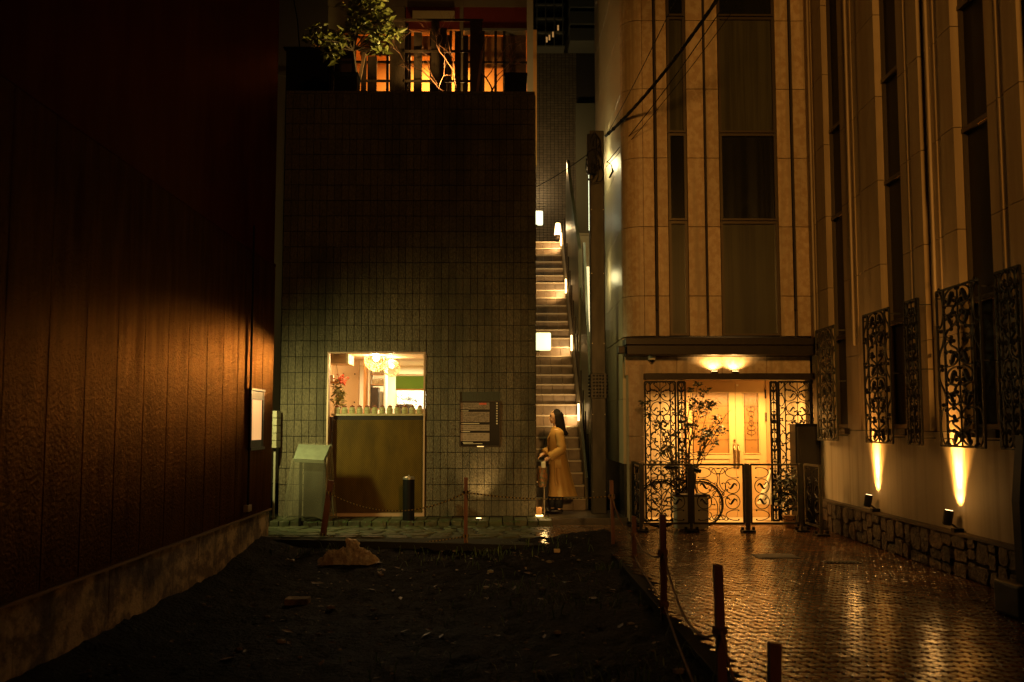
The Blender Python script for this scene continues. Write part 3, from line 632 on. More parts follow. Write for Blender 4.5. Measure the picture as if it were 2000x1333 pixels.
# planter boxes on terrace
for (a,b2,tp,lab) in ((655,700,150,'dark planter box at the left end of the terrace'),(985,1028,150,'dark planter box at the right end of the terrace')):
    z0 = TOP+.035; o = MB().box(at(a,170,16.3).x, at(b2,170,16.3).x, 16.15, 16.5, z0, PZ(tp,16.3), .01).box(at(a,170,16.3).x-.015, at(b2,170,16.3).x+.015, 16.13, 16.52, PZ(tp,16.3)-.04, PZ(tp,16.3)+.01,.005).build('planter_box', darkm); tag(o, lab, 'planter')
tag(MB().box(PX(545,20), PX(650,20), 20, 22, 0, PZ(98,20)).box(PX(545,20)-.05, PX(650,20)+.05, 19.95, 20.1, PZ(98,20), PZ(95,20)).build('neighbour_block', mortar), 'dark low block seen behind the left end of the terrace', 'building')
tag(MB().box(-9, PX(700,26), 26, 27, 0, 16).box(-9,PX(700,26)+.05,25.9,26.0,10.8,10.9).build('far_grey_wall', M('far_wall', (.45,.40,.27), .9)), 'plain grey-olive building wall far behind the terrace tree', 'building')
tag(MB().tube([at(572,-10,20), at(581,40,20), at(585,95,20)], .012, 5).build('cable', rubber), 'thin dark cable hanging before the grey-olive wall left of the tree', 'cable')
# ================================================================ ALLEY
# stairs
stp = M('stair_stone', (.21,.15,.085), .45, bump=((30,30,30), .3, .006), var=((6,6,6), 1, (.14,.095,.05)), island=.12)
st = empty('outdoor_staircase', (1.0, 16.7, .08), 'steep tiled outdoor staircase climbing the alley between two houses', 'staircase')
SX0, SX1 = .56, 1.40; SYs = 16.75; rise, tread = .2, .245; NS = 29
m_ = MB(); nose = MB()
for i in range(NS):
    z = .085+rise*i; y = SYs+tread*i
    k = 4
    for q in range(k):
        xa = SX0+(SX1-SX0)*q/k; xb = SX0+(SX1-SX0)*(q+1)/k
        m_.box(xa+.002, xb-.002, y, y+tread+.1, z, z+rise-.028, .003)
    nose.box(SX0, SX1, y-.018, y+tread-.02, z+rise-.026, z+rise)
m_.build('riser', stp, st); nose.build('nosing', M('pale_nosing', (.5,.42,.28), .4), st)
MB().box(SX0, SX1+.15, SYs+tread*NS, SYs+tread*NS+2, .085+rise*NS-.3, .085+rise*NS).build('top_landing', stp, st)
MB().prism([(SYs, -.1),(SYs+tread*NS, rise*NS-.2),(SYs+tread*NS,-.1)], SX0+.01, SX1, 'x').build('stringer', groove, st)
# balustrade with top rising to a spike
bl = empty('stair_balustrade', (1.48, 17, 0), 'tall thin green-grey stair wall rising to a pointed end beside the steps', 'balustrade')
greenp = M('green_grey_panel', (.22,.25,.17), .4, bump=((10,10,3), .2, .01), var=((4,4,1), 1, (.15,.18,.12)))
def zf(py, Y): return PZ(py, Y)
MB().prism([(19.0,.1),(22.6,.1),(22.6,7.0),(22.2,PZ(312,22.2)),(21.7,PZ(345,21.7)),(20.6,PZ(400,20.6)),(19.0,PZ(486,19.0))], 1.475, 1.54, 'x').build('panel', greenp, bl)
MB().prism([(17.0,.1),(18.3,.1),(18.3,PZ(474,18.3)),(18.18,PZ(474,18.2)),(17.6,PZ(620,17.6)),(17.0,PZ(760,17.0))], 1.50, 1.545, 'x').build('panel', greenp, bl)
MB().prism([(18.31,.1),(18.99,.1),(18.99,PZ(560,19)),(18.31,PZ(600,18.3))], 1.505, 1.54, 'x').build('panel', greenp, bl)
MB().prism([(SYs+.05,.09),(SYs+tread*NS,rise*NS),(SYs+tread*NS,rise*NS+.55),(SYs+.05,.62)], 1.405, 1.45, 'x').build('inner_parapet', M('parapet_plaster', (.35,.29,.18), .7), bl)
m_ = MB()
for k in range(14): y = 16.95+k*.47; z = .09+(y-SYs)/tread*rise; m_.box(1.451, 1.474, y-.02, y+.02, z, z+1.1)
m_.build('baluster', bronze, bl)
# stair lamps
SL = [(782+73, 1), (694, 1), (583, 1), (492, 1)]
lens = M('stair_lamp_lens', (1,.8,.5), .4, emit=(1,.62,.25), es=7)
rows_ = [5.7, 12.7, 19.6, 26.3]
for i, n_ in enumerate(rows_):
    y = SYs+tread*n_-.10; z = .085+rise*(n_+1)+.10
    lab = ['lowest','second lowest','second highest','highest'][i]+' warm wall lamp set beside the staircase'
    o = empty('stair_lamp', (1.39, y, z), lab, 'lamp', 'warm lamps beside the staircase')
    MB().box(1.375, 1.404, y-.03, y+.03, z+.05, z+.36, .006).build('lens', lens, o); MB().box(1.37, 1.404, y-.04, y+.04, z+.362, z+.385).build('cap', bronze, o)
    lamp('SPOT', 'stair_light', (1.33, y-.06, z+.16), [34, 28, 44, 36][i], (1,.60,.24), .03, (1.02, y+.55, z+.28), 118, .5)
# wall lamps of the brick house side
lampw = M('white_lamp_box', (1,1,.8), .4, emit=(1,1,.44), es=1.7); lampn = M('neutral_lamp_box', (1,1,.9), .4, emit=(1,.98,.62), es=1.6)
for (pa, pb, pc, pd_, Y, m2, lab, P, cl_) in ((1046.5,1076,650,684,16.15,lampw,'lowest and largest square lamp box glowing green-white at the brick house corner', 4, GRN),
      (1044,1060.5,412,438,20,lampn,'upright lamp box glowing white high on the alley side of the brick house', 2, (1,.95,.7)),
      (1043,1048,308,328,24,M('violet_lamp_box', (1,.9,1), .4, emit=(1,.85,.8), es=4),'thin topmost lamp glowing at the far end of the brick house side', 70, (1,.62,.25))):
    a_ = at(pa,pc,Y); b_ = at(pb,pd_,Y); o = empty('wall_lamp', (a_.x, Y, b_.z), lab, 'lamp', 'lamp boxes on the alley side of the brick house')
    x0 = max(a_.x, .552); MB().box(x0, b_.x, Y, Y+.16, b_.z, a_.z, .02).build('diffuser', m2, o)
    MB().box(.55, x0+.06, Y+.04, Y+.12, b_.z-.02, b_.z-.002).build('bracket', bronze, o)
    lamp('POINT', 'wall_lamp_light', (b_.x+.12, Y+(.3 if Y > 18 else -.15), (a_.z+b_.z)/2), P, cl_, .1)
lamp('SPOT', 'woman_fill_spot', (.75, 15.72, 2.75), 100, (1,.60,.16), .08, (.92, 16.05, .8), 34, .9)  # added spot aimed at the woman, apart from the lamp boxes
# cone lamp
cp = at(1090,460,23.3); z0 = .085+rise*28
co = empty('cone_lamp', (cp.x, 23.35, z0), 'small cone-shaped lantern glowing at the head of the staircase', 'lamp')
cz0 = PZ(459,23.35); MB().lathe([(.09,0),(.085,.02),(.055,.27),(.05,.28)], (cp.x,23.35,cz0), 16).build('shade', M('cone_shade', (1,.8,.5), .4, emit=(1,.66,.30), es=4.5), co, smooth=True)
MB().lathe([(.05,0),(.03,.04),(.02,.06)], (cp.x,23.35,cz0+.282), 10).lathe([(.07,-.09),(.07,0)], (cp.x,23.35,cz0-.002),10).build('base', bronze, co)
lamp('POINT', 'cone_light', (cp.x-.1,23.2,cz0+.15), 6, (1,.66,.3), .05)
# back building
bk = empty('mosaic_tiled_building', (1, 26, 0), 'tall building of tiny dark square tiles closing the alley', 'building')
Yb = 26.0
m_ = MB(); MB().box(-.5, 9, Yb+.02, Yb+3, 0, 16).build('wall', mortar, bk)
x = PX(1040,Yb)
while x < PX(1126,Yb):
    z = 4.2
    while z < PZ(105,Yb): m_.box(x+.007, x+.093, Yb, Yb+.02, z+.008, z+.062); z += .07
    x += .1
m_.build('mosaic', tile_sm, bk)
MB().box(PX(1127,Yb), PX(1185,Yb), Yb-.15, Yb, 0, PZ(205,Yb)).build('stair_tower', M('olive_render', (.10,.10,.06), .8), bk)
m_ = MB()
for k in range(7): z = PZ(105,Yb)+k*.45; m_.box(PX(1112,Yb), PX(1182,Yb), Yb-.9, Yb-.02, z, z+.36, .02)
m_.build('balcony_front', M('dull_balcony', (.10,.105,.08), .5), bk)
m_ = MB()
for k in range(8): z = PZ(105,Yb)+k*.38; m_.box(PX(1046,Yb), PX(1104,Yb), Yb-.5+.0, Yb-.02, z, z+.04); 
for k in range(4): m_.box(PX(1048+k*17,Yb), PX(1050+k*17,Yb), Yb-.55, Yb-.5, PZ(105,Yb), 16)
m_.build('louvre', M('dull_balcony'), bk)
m_ = MB()
for (px,py) in ((1068,78),(1073,74),(1080,68),(1090,55)): p = at(px,py,Yb-.56); m_.box(p.x-.02,p.x+.02,Yb-.575,Yb-.56,p.z-.07,p.z+.07)
m_.build('lit_window', M('far_lit_window', (.4,.25,.1), .5, emit=(1,.5,.15), es=.35), bk)
# pale lit wall behind balustrade, tall tube lamp behind the pole
tag(MB().box(PX(1134,20.5), 1.86, 20.5, 20.7, .1, PZ(460,20.5)).box(PX(1134,20.5)-.03, 1.88, 20.46, 20.72, PZ(460,20.5), PZ(456,20.5)).build('rear_gate_wall', M('pale_render', (.55,.52,.36), .7)), 'pale rendered wall between the stair wall and the corner house', 'wall')
tag(MB().box(PX(1143,19.9), PX(1152.5,19.9), 19.9, 19.95, PZ(645,19.9), PZ(523,19.9), .01).box(PX(1141.5,19.9), PX(1153.5,19.9), 19.955, 20.0, PZ(648,19.9), PZ(520,19.9)).build('light_panel', M('tall_light_panel', (1,.9,.6), .4, emit=(1,.82,.42), es=1.1)), 'tall narrow glowing panel between the stair wall and the pole', 'lamp')
tl = empty('tube_lamp', (PX(1156,17.2), 17.2, 0), 'long vertical tube lamp mostly hidden behind the utility pole', 'lamp')
tx_ = PX(1155,17.2)
MB().tube([(tx_,17.2,PZ(450,17.2)), (tx_,17.2,PZ(300,17.2))], .02, 8).build('tube', M('green_white_tube', (1,1,.8), .4, emit=(.95,1,.62), es=4), tl)
MB().box(tx_+.022, tx_+.06, 17.18, 17.22, PZ(460,17.2), PZ(290,17.2)).build('housing', bronze, tl)
MB().tube([(tx_+.04,17.2,.1),(tx_+.04,17.2,PZ(461,17.2))], .015, 6).build('post', bronze, tl)
lamp('POINT', 'tube_light', (tx_+.10, 17.3, PZ(318,17.2)), 20, (1,.90,.45), .12)
lamp('POINT', 'tube_light', (tx_+.10, 17.3, PZ(540,17.2)), 8, (1,.85,.40), .12)
# utility pole
PY = 16.1; px_ = PX(1168.5,PY); pt_ = PZ(258,PY)
po = empty('utility_pole', (px_, PY, .085), 'square steel utility pole with studded collar at the foot of the stairs', 'pole')
hw = .118
MB().box(px_-hw, px_+hw, PY-.1, PY+.1, .085, pt_, .015).build('shaft', steel, po)
m_ = MB()
for xx in (px_-hw+.02, px_+hw-.02):
    for py in (412,536,672,810,960): m_.tube([(xx, PY-.1, PZ(py,PY)), (xx, PY-.112, PZ(py,PY))], .008, 6)
m_.build('bolt', M('bare_cap'), po)
cz1, cz0_ = PZ(730,PY), PZ(779,PY)
k = MB().box(px_-hw-.012, px_+hw+.012, PY-.115, PY+.112, cz0_, cz1, .01).build('collar', steel, po)
m_ = MB()
for r_ in range(7):
    z = cz0_+.04+(cz1-cz0_-.08)*r_/6
    for xx in (-.075, -.025, .025, .075): m_.ball((px_+xx, PY-.118, z), .016, 5)
    for sg in (-1,1):
        for yy in (-.06, 0, .06): m_.ball((px_+sg*(hw+.02), PY+yy, z), .018, 5)
m_.build('stud', darkm, k, smooth=True)
MB().box(px_-hw-.05, px_-.01, PY-.2, PY-.101, PZ(345,PY), PZ(268,PY), .01).build('switch_box', darkm, po)
m_ = MB(); rd = random.Random(77)
for k_ in range(14):
    c0 = at(1160+rd.uniform(-12,14), 300+rd.uniform(-30,40), PY-.2); r = rd.uniform(.06,.17); a0 = rd.uniform(0,6); tl_ = rd.uniform(.3,1)
    m_.tube([c0+Vector((r*math.cos(a0+a)*tl_, rd.uniform(-.01,.01), r*math.sin(a0+a)*1.2)) for a in [i*.35 for i in range(15)]], .007, 5)
m_.tube([at(1185,315,PY-.2), at(1194,322,PY-.25), at(1197,335,PY-.25), at(1190,348,PY-.2)], [.006,.008,.018,.014], 6)
m_.build('coiled_wire', rubber, po)
cbk = rubber
def cable(px, py, Y, px2, py2, Y2, r, lab, nm='overhead_cable', twist=0, sag=.15):
    a = at(px,py,Y); b_ = at(px2,py2,Y2); n = 40; m_ = MB(); strands = 4 if twist else 1
    for s_ in range(strands):
        pts = []
        for i in range(n+1):
            t = i/n; p = a.lerp(b_, t); p.z -= sag*4*t*(1-t)
            if twist: ang = s_*1.57+t*30; p += Vector((math.cos(ang), 0, math.sin(ang)))*r*1.1
            pts.append(p)
        m_.tube(pts, r*(.8 if twist else 1), 5)
    if twist:
        for t in (.03,.08,.16): p = a.lerp(b_, t); m_.ball((p.x,p.y,p.z-sag*4*t*(1-t)), r*2.4, 5)
    tag(m_.build(nm, cbk), lab, 'cable', 'overhead cables'); 
cable(1183,266,PY-.05,1440,-60,11.5,.014,'thick twisted bundle of overhead cables rising right from the pole', twist=1)
cable(1186,262,PY,1338,-40,11.5,.006,'thin overhead cable running above the twisted bundle', sag=.05)
cable(1185,318,PY,1500,-120,11.5,.007,'upper of two thin overhead cables below the twisted bundle', sag=.12)
cable(1184,326,PY,1530,-120,11.5,.005,'lower of two thin overhead cables below the twisted bundle', sag=.14)
cable(1046,366,16.2,1150,300,PY-.1,.007,'short slack cable from the brick house corner to the pole', sag=.03)
# ================================================================ CORNER HOUSE (limestone)
FY = 15.2
ch = empty('limestone_house', (3.3, FY, 0), 'large pale stone-clad corner house with canopied door and ironwork windows', 'house')
HT = 10.2
joints = [PZ(p, FY) for p in (578, 442.5, 308, 173, 39)]; jz = 2.85; 
zs = [2.86]+joints
while zs[-1] < HT: zs.append(zs[-1]+1.05)
def XF(px): return PX(px, FY)
fx0 = XF(1222)
g_ = MB()
cols = [(1261.5,1283.5),(1289.5,1311),(1350,1384),(1388.5,1414),(1530,1557),(1563,1590)]
for c_ in (cols[2:4], cols[4:6], cols[0:2]):
    g_ = MB()
    for i in range(len(zs)-1):
        for a, b2 in c_: g_.box(XF(a)+.003, XF(b2)-.003, FY, FY+.1, zs[i]+.004, zs[i+1]-.004, .004)
    if c_[0] != cols[0]: g_.build('stone_cladding', stone, ch)
# rounded corner
cr = .30
for i in range(len(zs)-1):
    arc = [(fx0+cr-cr*math.sin(t), FY+cr-cr*math.cos(t)) for t in [math.pi/2*k/8 for k in range(9)]]
    poly = [(XF(1261.5)-.003, FY)]+arc+[(fx0+.1, FY+cr), (XF(1261.5)-.003, FY+cr)]
    g_.prism(poly, zs[i]+.004, zs[i+1]-.004)
g_.build('stone_cladding', stone, ch)
s_ = MB()
for i in range(len(zs)-1):
    y = FY+cr+.004
    while y < 19.5: s_.box(fx0, fx0+.08, y+.003, y+1.4, zs[i]+.004, zs[i+1]-.004, .004); y += 1.403
for (a,b2) in ((.9,1.9),(1.905,2.85)): s_.box(fx0, fx0+.08, FY+cr, 19.5, a, b2, .004)
s_.build('side_cladding', stone_side, ch)
MB().box(fx0+.085, 9, FY+.42, 19.6, 2.6, HT+.1).box(fx0+.085, 2.9, 16.15, 19.6, 0, 2.6).box(4.4, 9, 16.15, 19.6, 0, 2.6).box(2.9,4.4,16.3,19.6,0,2.6).box(fx0+.1, 4.75, FY+.101, FY+.415, 2.62, HT).build('wall_core', groove, ch)
MB().box(fx0+.01, fx0+.08, FY+.3, 19.5, 0, .895).build('dark_base', M('dark_granite', (.03,.025,.02), .25), ch)
# vertical bronze fins in the grooves end at y=605
m_ = MB()
for px in (1286.5, 1386.2, 1560): m_.box(XF(px)-.012, XF(px)+.012, FY-.012, FY+.09, PZ(605,FY), HT)
m_.build('groove_fin', groove, ch)
# windows of the front
def fwin(a, b2, z0, z1, mat, frame=.04, rec=.06):
    o = MB(); x0, x1 = XF(a), XF(b2)
    o.box(x0, x0+frame, FY+.01, FY+.1, z0, z1).box(x1-frame, x1, FY+.01, FY+.1, z0, z1).box(x0+frame, x1-frame, FY+.01, FY+.1, z1-frame, z1).box(x0+frame, x1-frame, FY-.005, FY+.1, z0, z0+frame*.8)
    w_ = o.build('window', alu, ch); MB().box(x0+frame, x1-frame, FY+rec, FY+rec+.02, z0+frame*.8, z1-frame).build('pane', mat, w_); return w_
for (a, b2) in ((1312,1349),(1415,1529)):
    zc = [2.87, PZ(430,FY), PZ(258,FY), PZ(30,FY), HT]
    fwin(a, b2, zc[0], zc[1]-.01, glass_mid); fwin(a, b2, zc[1], zc[2]-.01, glass_dk); fwin(a, b2, zc[2], zc[3]-.01, glass_mid); fwin(a, b2, zc[3], zc[4], glass_dk)
# canopy
c0, c1 = PZ(693,FY-.35), PZ(661,FY-.35)
MB().box(XF(1222)-.02, 4.72, FY-.40, FY-.002, c0, c0+.14, .008).box(XF(1222)-.04, 4.72, FY-.45, FY-.002, c0+.142, c1, .008).build('canopy', bronze, ch)
MB().box(XF(1222)-.14, XF(1222)-.043, FY-.35, FY-.15, c0+.02, c0+.13, .01).build('canopy_end', bronze, ch)
# lower zone
lz0, lz1 = PZ(729,FY), c0
m_ = MB()
xs = [XF(1222), XF(1324), XF(1413), XF(1501), 4.74]
for i in range(4): m_.box(xs[i]+.003, xs[i+1]-.003, FY+.02, FY+.12, lz0-.03, lz1-.002, .004); 
m_.build('lintel_cladding', stone, ch)
m_ = MB(); lx0, lx1 = XF(1228), XF(1257.5)
for (a,b2) in ((.04,.95),(.955,PZ(853,FY)),(PZ(853,FY)+.006,PZ(713,FY))): m_.box(lx0, lx1, FY-.02, FY+.3, a, b2, .005)
m_.build('door_pier', stone, ch)
m_ = MB(); m_.box(lx1+.002, 4.745, FY-.16, FY+.015, PZ(742,FY-.1), PZ(729.5,FY-.1), .006); bz0 = PZ(742,FY-.1); m_.build('door_beam', bronze, ch)
# alcove
ay = 16.05
dx0, dx1 = PX(1338,ay), PX(1500,ay); dz1 = PZ(744,ay)
m_ = MB().box(lx1-.1, dx0-.03, ay, ay+.1, .03, 2.6).box(dx1+.03, 4.76, ay, ay+.1, .03, 2.6).box(dx0-.03, dx1+.03, ay+.0, ay+.1, dz1+.03, 2.6).box(lx1-.1, lx1-.01, FY+.301, ay-.001, .03, 2.6).box(4.68, 4.76, FY+.13, ay-.001, .03, 2.6)
m_.build('alcove_wall', plaster, ch)
MB().box(lx1, 4.68, FY+.125, ay-.002, dz1+.035, dz1+.10).build('alcove_ceiling', plaster, ch)
fr = M('door_frame_paint', (.45,.27,.12), .5)
MB().box(dx0-.03, dx0+.03, ay-.03, ay+.06, .03, dz1).box(dx1-.03, dx1+.03, ay-.03, ay+.06, .03, dz1).box(dx0-.03, dx1+.03, ay-.03, ay+.06, dz1, dz1+.03).build('door_frame', fr, ch)
def leaf(xa, xb, ga, gb, hx):
    d = MB(); zt, zb = dz1-.002, .035; gz1, gz0 = PZ(768,ay), PZ(886,ay); pz1, pz0 = PZ(897,ay), PZ(1000,ay)
    for a0,a1,b0,b1 in rect_cut([(xa,xb,zb,zt)], [(ga,gb,gz0,gz1),(ga,gb,pz0,pz1)]): d.box(a0,a1,ay,ay+.045,b0,b1)
    d.box(ga,gb,ay+.012,ay+.035,pz0,pz1); d.box(ga+.04,gb-.04,ay+.004,ay+.012,pz0+.04,pz1-.04,.003)
    for q in ((ga-.012,ga,gz0-.012,gz1+.012),(gb,gb+.012,gz0-.012,gz1+.012),(ga,gb,gz1,gz1+.012),(ga,gb,gz0-.012,gz0)): d.box(q[0],q[1],ay-.01,ay-.001,q[2],q[3])
    o = d.build('door', wood_cr, ch)
    MB().box(ga, gb, ay+.015, ay+.022, gz0, gz1).build('glass', M('etched_glass', (.27,.145,.05), .3, bump=((30,30,30), .3, .003), var=((6,6,6), .8, (.33,.18,.065))), o)
    lead = MB()
    for f_ in (.22,.5,.78): lead.box(ga, gb, ay+.009, ay+.0145, gz0+(gz1-gz0)*f_, gz0+(gz1-gz0)*f_+.006)
    lead.box(ga+.015, ga+.02, ay+.009, ay+.0145, gz0, gz1).box(gb-.02, gb-.015, ay+.009, ay+.0145, gz0, gz1).build('leading', M('lead_came', (.06,.035,.018), .4, .3), o)
    return o, gz0, gz1
xm = PX(1437,ay)
lf, gz0, gz1 = leaf(dx0+.032, xm-.003, PX(1352,ay), PX(1424,ay), 0)
rf, _, _ = leaf(xm+.003, dx1-.032, PX(1453,ay), PX(1482,ay), 0)
em = MB(); gcx = PX(1467.5,ay); gzc = PZ(825,ay); f3 = lambda u, v: Vector((gcx+u, ay+.005, gzc+v))
for k in range(6):
    v = -.2+k*.075; s__ = .028+.02*math.sin(k*1.3+1)
    put(em, CC, 0, s__+.02, v, v+.07, f3, .0035); put(em, CC, 0, -s__-.02, v, v+.07, f3, .0035)
em.tube([f3(0,-.24), f3(0,.26)], .003, 4); em.build('etched_ornament', M('lead_came'), rf)
for o, hx in ((lf, xm-.035), (rf, xm+.03)):
    h_ = MB().tube([(hx, ay-.05, PZ(906,ay)), (hx, ay-.075, PZ(895,ay)), (hx, ay-.075, PZ(880,ay)), (hx, ay-.045, PZ(872,ay))], .012, 8).box(hx-.018, hx+.018, ay-.012, ay-.001, PZ(915,ay), PZ(868,ay), .004).build('handle', M('brass', (.25,.17,.08), .3, .8), o, smooth=False)
MB().tube([(xm-.03, ay-.02, PZ(861,ay)), (xm-.03, ay-.001, PZ(861,ay))], .018, 10).tube([(xm-.03, ay-.03, PZ(861,ay)+.02), (xm-.03, ay-.02, PZ(861,ay)-.03)], .007, 6).build('lock', M('brass'), lf)
MB().box(xm+.02, xm+.05, ay-.012, ay-.001, PZ(752,ay)-.02, PZ(752,ay)+.01).build('door_sensor', M('white_box'), rf)
m_ = MB()
for py in (770, 815): m_.box(dx1-.05, dx1-.03, ay-.045, ay-.031, PZ(py+9,ay), PZ(py-9,ay))
m_.build('hinge', darkm, ch)
# iron gates at both sides of the alcove (folded back)
gy = FY-.03
def gate(pa, pb, seed, cols=2):
    xa, xb = XF(pa), XF(pb); z0, z1 = .06, PZ(746,gy); m_ = MB(); grille(m_, xb-xa, z1-z0, lambda u, v: Vector((xa+u, gy, z0+v)), .0082, 2, .30, seed, .019); return m_.build('iron_gate', iron, ch)
gate(1259.5,1319,1); gate(1324,1338,4); gate(1505,1517,5); gate(1521,1594,2)
# uplights over the beam
for px in (1395,1436):
    q = Vector((XF(px), FY-.04, PZ(729.5,FY-.1)+.02)); o = empty('beam_uplight', q, ('left' if px < 1400 else 'right')+' one of two small uplights on the beam over the door', 'lamp', 'uplights over the door')
    MB().box(q.x-.05, q.x+.05, FY-.12, FY-.03, q.z-.018, q.z+.012, .005).build('housing', bronze, o)
    MB().box(q.x-.04, q.x+.04, FY-.11, FY-.04, q.z+.0125, q.z+.017).build('lens', lens, o)
    lamp('SPOT', 'beam_light', (q.x, FY-.075, q.z+.03), 26, (1,.60,.2), .02, (q.x, FY+.03, q.z+.5), 150, .6)
# door downlights
for px in (1390, 1450): lamp('SPOT', 'door_light', (PX(px,15.6), 15.62, dz1-.02), 2.5, (1,.40,.07), .03, (PX(px,15.8), 15.95, .2), 92, .25)
la = lamp('AREA', 'door_strip_light', ((dx0+dx1)/2-.1, 15.42, 1.95), 88, (1,.51,.13), 1.7, ((dx0+dx1)/2-.1, 15.56, .99)); la.data.shape = 'RECTANGLE'; la.data.size_y = .06
lamp('POINT', 'door_glow', (PX(1520,15.6), 15.6, 1.7), 5, (1,.48,.1), .06)
# security camera
q = at(1272,700,FY-.02); se = empty('security_camera', q, 'small white dome security camera under the canopy of the corner house', 'camera')
MB().lathe([(.055,0),(.06,.02),(.06,.05),(.05,.06)], (q.x, FY-.09, q.z-.03), 16).box(q.x-.03,q.x+.03,FY-.05,FY+.018,q.z-.02,q.z+.02,.005).build('housing', M('white_box'), se, smooth=False)
MB().ball((q.x,FY-.09,q.z-.03), .042, 7).build('dome', M('black_gloss'), se, smooth=True)
# ---------------- right wing wall along the lane
def XW(y): return 4.75-(15-y)*.024
def wing(mb, y0, y1, z0, z1, off0, off1, bev=0):
    """slab following the wing: off = distance proud of the wall plane (towards the lane)"""
    a, b2 = XW(y0), XW(y1)
    return mb.add([(a-off0,y0,z0),(a-off1,y0,z0),(b2-off1,y1,z0),(b2-off0,y1,z0),(a-off0,y0,z1),(a-off1,y0,z1),(b2-off1,y1,z1),(b2-off0,y1,z1)],
        [(0,3,2,1),(4,5,6,7),(0,1,5,4),(1,2,6,5),(2,3,7,6),(3,0,4,7)])
WR = M('wing_limestone', (.29,.21,.12), .5, bump=((30,30,14), .3, .01), var=((5,5,1.5), 1.1, (.36,.27,.16)), island=.06, streak=((10,10,.25), (.28,.20,.115)))
wz = [1.42]; 
for v_ in (PZ(693,13.2),): pass
# joint heights from the photograph
wz = [1.43, 2.42, 3.47, 4.52, 5.58, 6.63, 7.68, 8.73, 9.78]
mods = []  # windows (y0,y1)
wins = [(13.55,14.2),(11.4,12.06),(9.2,9.87),(7.0,7.67),(4.8,5.47)]
gro = [(10.62,10.72),(8.42,8.52),(6.22,6.32)]
segs = []; 
edges = sorted([(0.5, 0.5)]+wins+gro+[(15.18,15.2)])
m_ = MB(); jmb = MB()
for i in range(len(edges)-1):
    ya, yb = edges[i][1], edges[i+1][0]
    if yb-ya < .05: continue
    mid = [ya, ya+(yb-ya)*.42, ya+(yb-ya)*.48, ya+(yb-ya)*.62, ya+(yb-ya)*.66, yb]; offs = [.03, .012, .0, .012, .0]
    m_ = MB()
    for k in range(len(wz)-1):
        for q in range(5): wing(m_, mid[q], mid[q+1]-(0 if q < 4 else 0), wz[k]+.004, wz[k+1]-.004, -.14, offs[q])
    m_.build('wing_cladding', WR, ch)
m_ = MB(); wing(m_, .5, 15.19, -.1, 10, -.35, -.141); m_.build('wing_core', groove, ch)
m_ = MB(); wing(m_, .5, 15.19, .40, 1.424, -.13, .0); m_.build('wing_dado', plaster, ch)
m_ = MB()
for y0, y1 in gro: wing(m_, y0+.02, y1-.02, 1.43, 9.8, -.13, -.05)
m_.build('drain_channel', bronze, ch)
m_ = MB()
for y in (14.85, 13.1, 10.45, 8.25): 
    m_.tube([(XW(y)-.035, y, 9.8), (XW(y)-.035, y, 2.55)], .02, 6)
m_.build('downpipe', WR, ch)
for y0, y1 in wins:
    o = MB()
    for zt_ in (1.46, 2.71, 4.45, 5.74, 8.2): wing(o, y0, y1, zt_, zt_+.05, -.13, -.045)
    wing(o, y0, y0+.03, 1.46, 9.8, -.13, -.055); wing(o, y1-.03, y1, 1.46, 9.8, -.13, -.055)
    wf_ = o.build('window', alu, ch)
    p = MB(); wing(p, y0+.031, y1-.031, 2.765, 9.8, -.13, -.10); p.build('pane', M('wing_dark_glass', (.010,.009,.007), .45, spec=.12), wf_)
    p = MB(); wing(p, y0+.20, y1-.031, 1.515, 2.705, -.13, -.10); p.build('pane', M('wing_dark_glass', (.010,.009,.007), .45, spec=.12), wf_)
    p = MB(); wing(p, y0+.031, y0+.195, 1.515, 2.705, -.13, -.07); p.build('blind', M('cream_blind', (.5,.38,.2), .6), wf_)
    p = MB(); wing(p, y0+.04, y1-.04, 2.700, 2.7085, -.068, -.047); p.build('lit_edge_strip', M('lit_edge_metal', (.75,.5,.25), .18, .9), wf_)  # bright metal strip stands in for the warm-lit underside of the transom
    p = MB(); wing(p, y0+.04, y0+.30, 4.440, 4.4485, -.068, -.047)
    p.build('lit_edge_strip', M('lit_edge_metal', (.75,.5,.25), .18, .9), wf_)
    p = MB(); wing(p, y0-.06, y1+.04, 1.38, 1.455, -.02, .07); p.build('sill', bronze, wf_)
# stone plinth: individual rubble stones
m_ = MB(); wing(m_, .5, 15.18, -.1, .40, -.1, .07); m_.build('plinth', M('plinth_mortar', (.035,.025,.016), .9), ch)
m_ = MB(); rd = random.Random(61); y = 15.1
while y > 1.5:
    z = 0.0; wd = rd.uniform(.16,.34)
    while z < .36:
        hh = min(rd.uniform(.1,.24), .405-z)
        if .405-z-hh < .07: hh = .405-z
        k = 10; q = []; cy = y-wd/2+rd.uniform(-.03,.03); czz = z+hh/2
        for i in range(k): a = 2*math.pi*i/k+.3; q.append((cy+wd*.56*max(-.9,min(.9,1.2*math.cos(a)))*(1+rd.uniform(-.22,.06)), czz+hh*.55*max(-.88,min(.88,1.2*math.sin(a)))*(1+rd.uniform(-.2,.05))))
        pr = .10+rd.uniform(0,.012)
        vs = [(XW(a)-.06, a, b2) for a, b2 in q]+[(XW(a)-pr, cy+(a-cy)*.95, czz+(b2-czz)*.93) for a, b2 in q]+[(XW(cy)-pr-rd.uniform(-.004,.008), cy+rd.uniform(-.02,.02), czz)]
        m_.add(vs, [(i, k+i, k+(i+1)%k, (i+1)%k) for i in range(k)]+[(k+i, 2*k, k+(i+1)%k) for i in range(k)])
        z += hh
    y -= wd
m_.build('plinth_stone', rubble, ch)
m_ = MB(); wing(m_, .5, 15.17, .402, .43, -.05, .10); m_.build('plinth_ledge', M('dark_ledge', (.08,.055,.035), .6), ch)
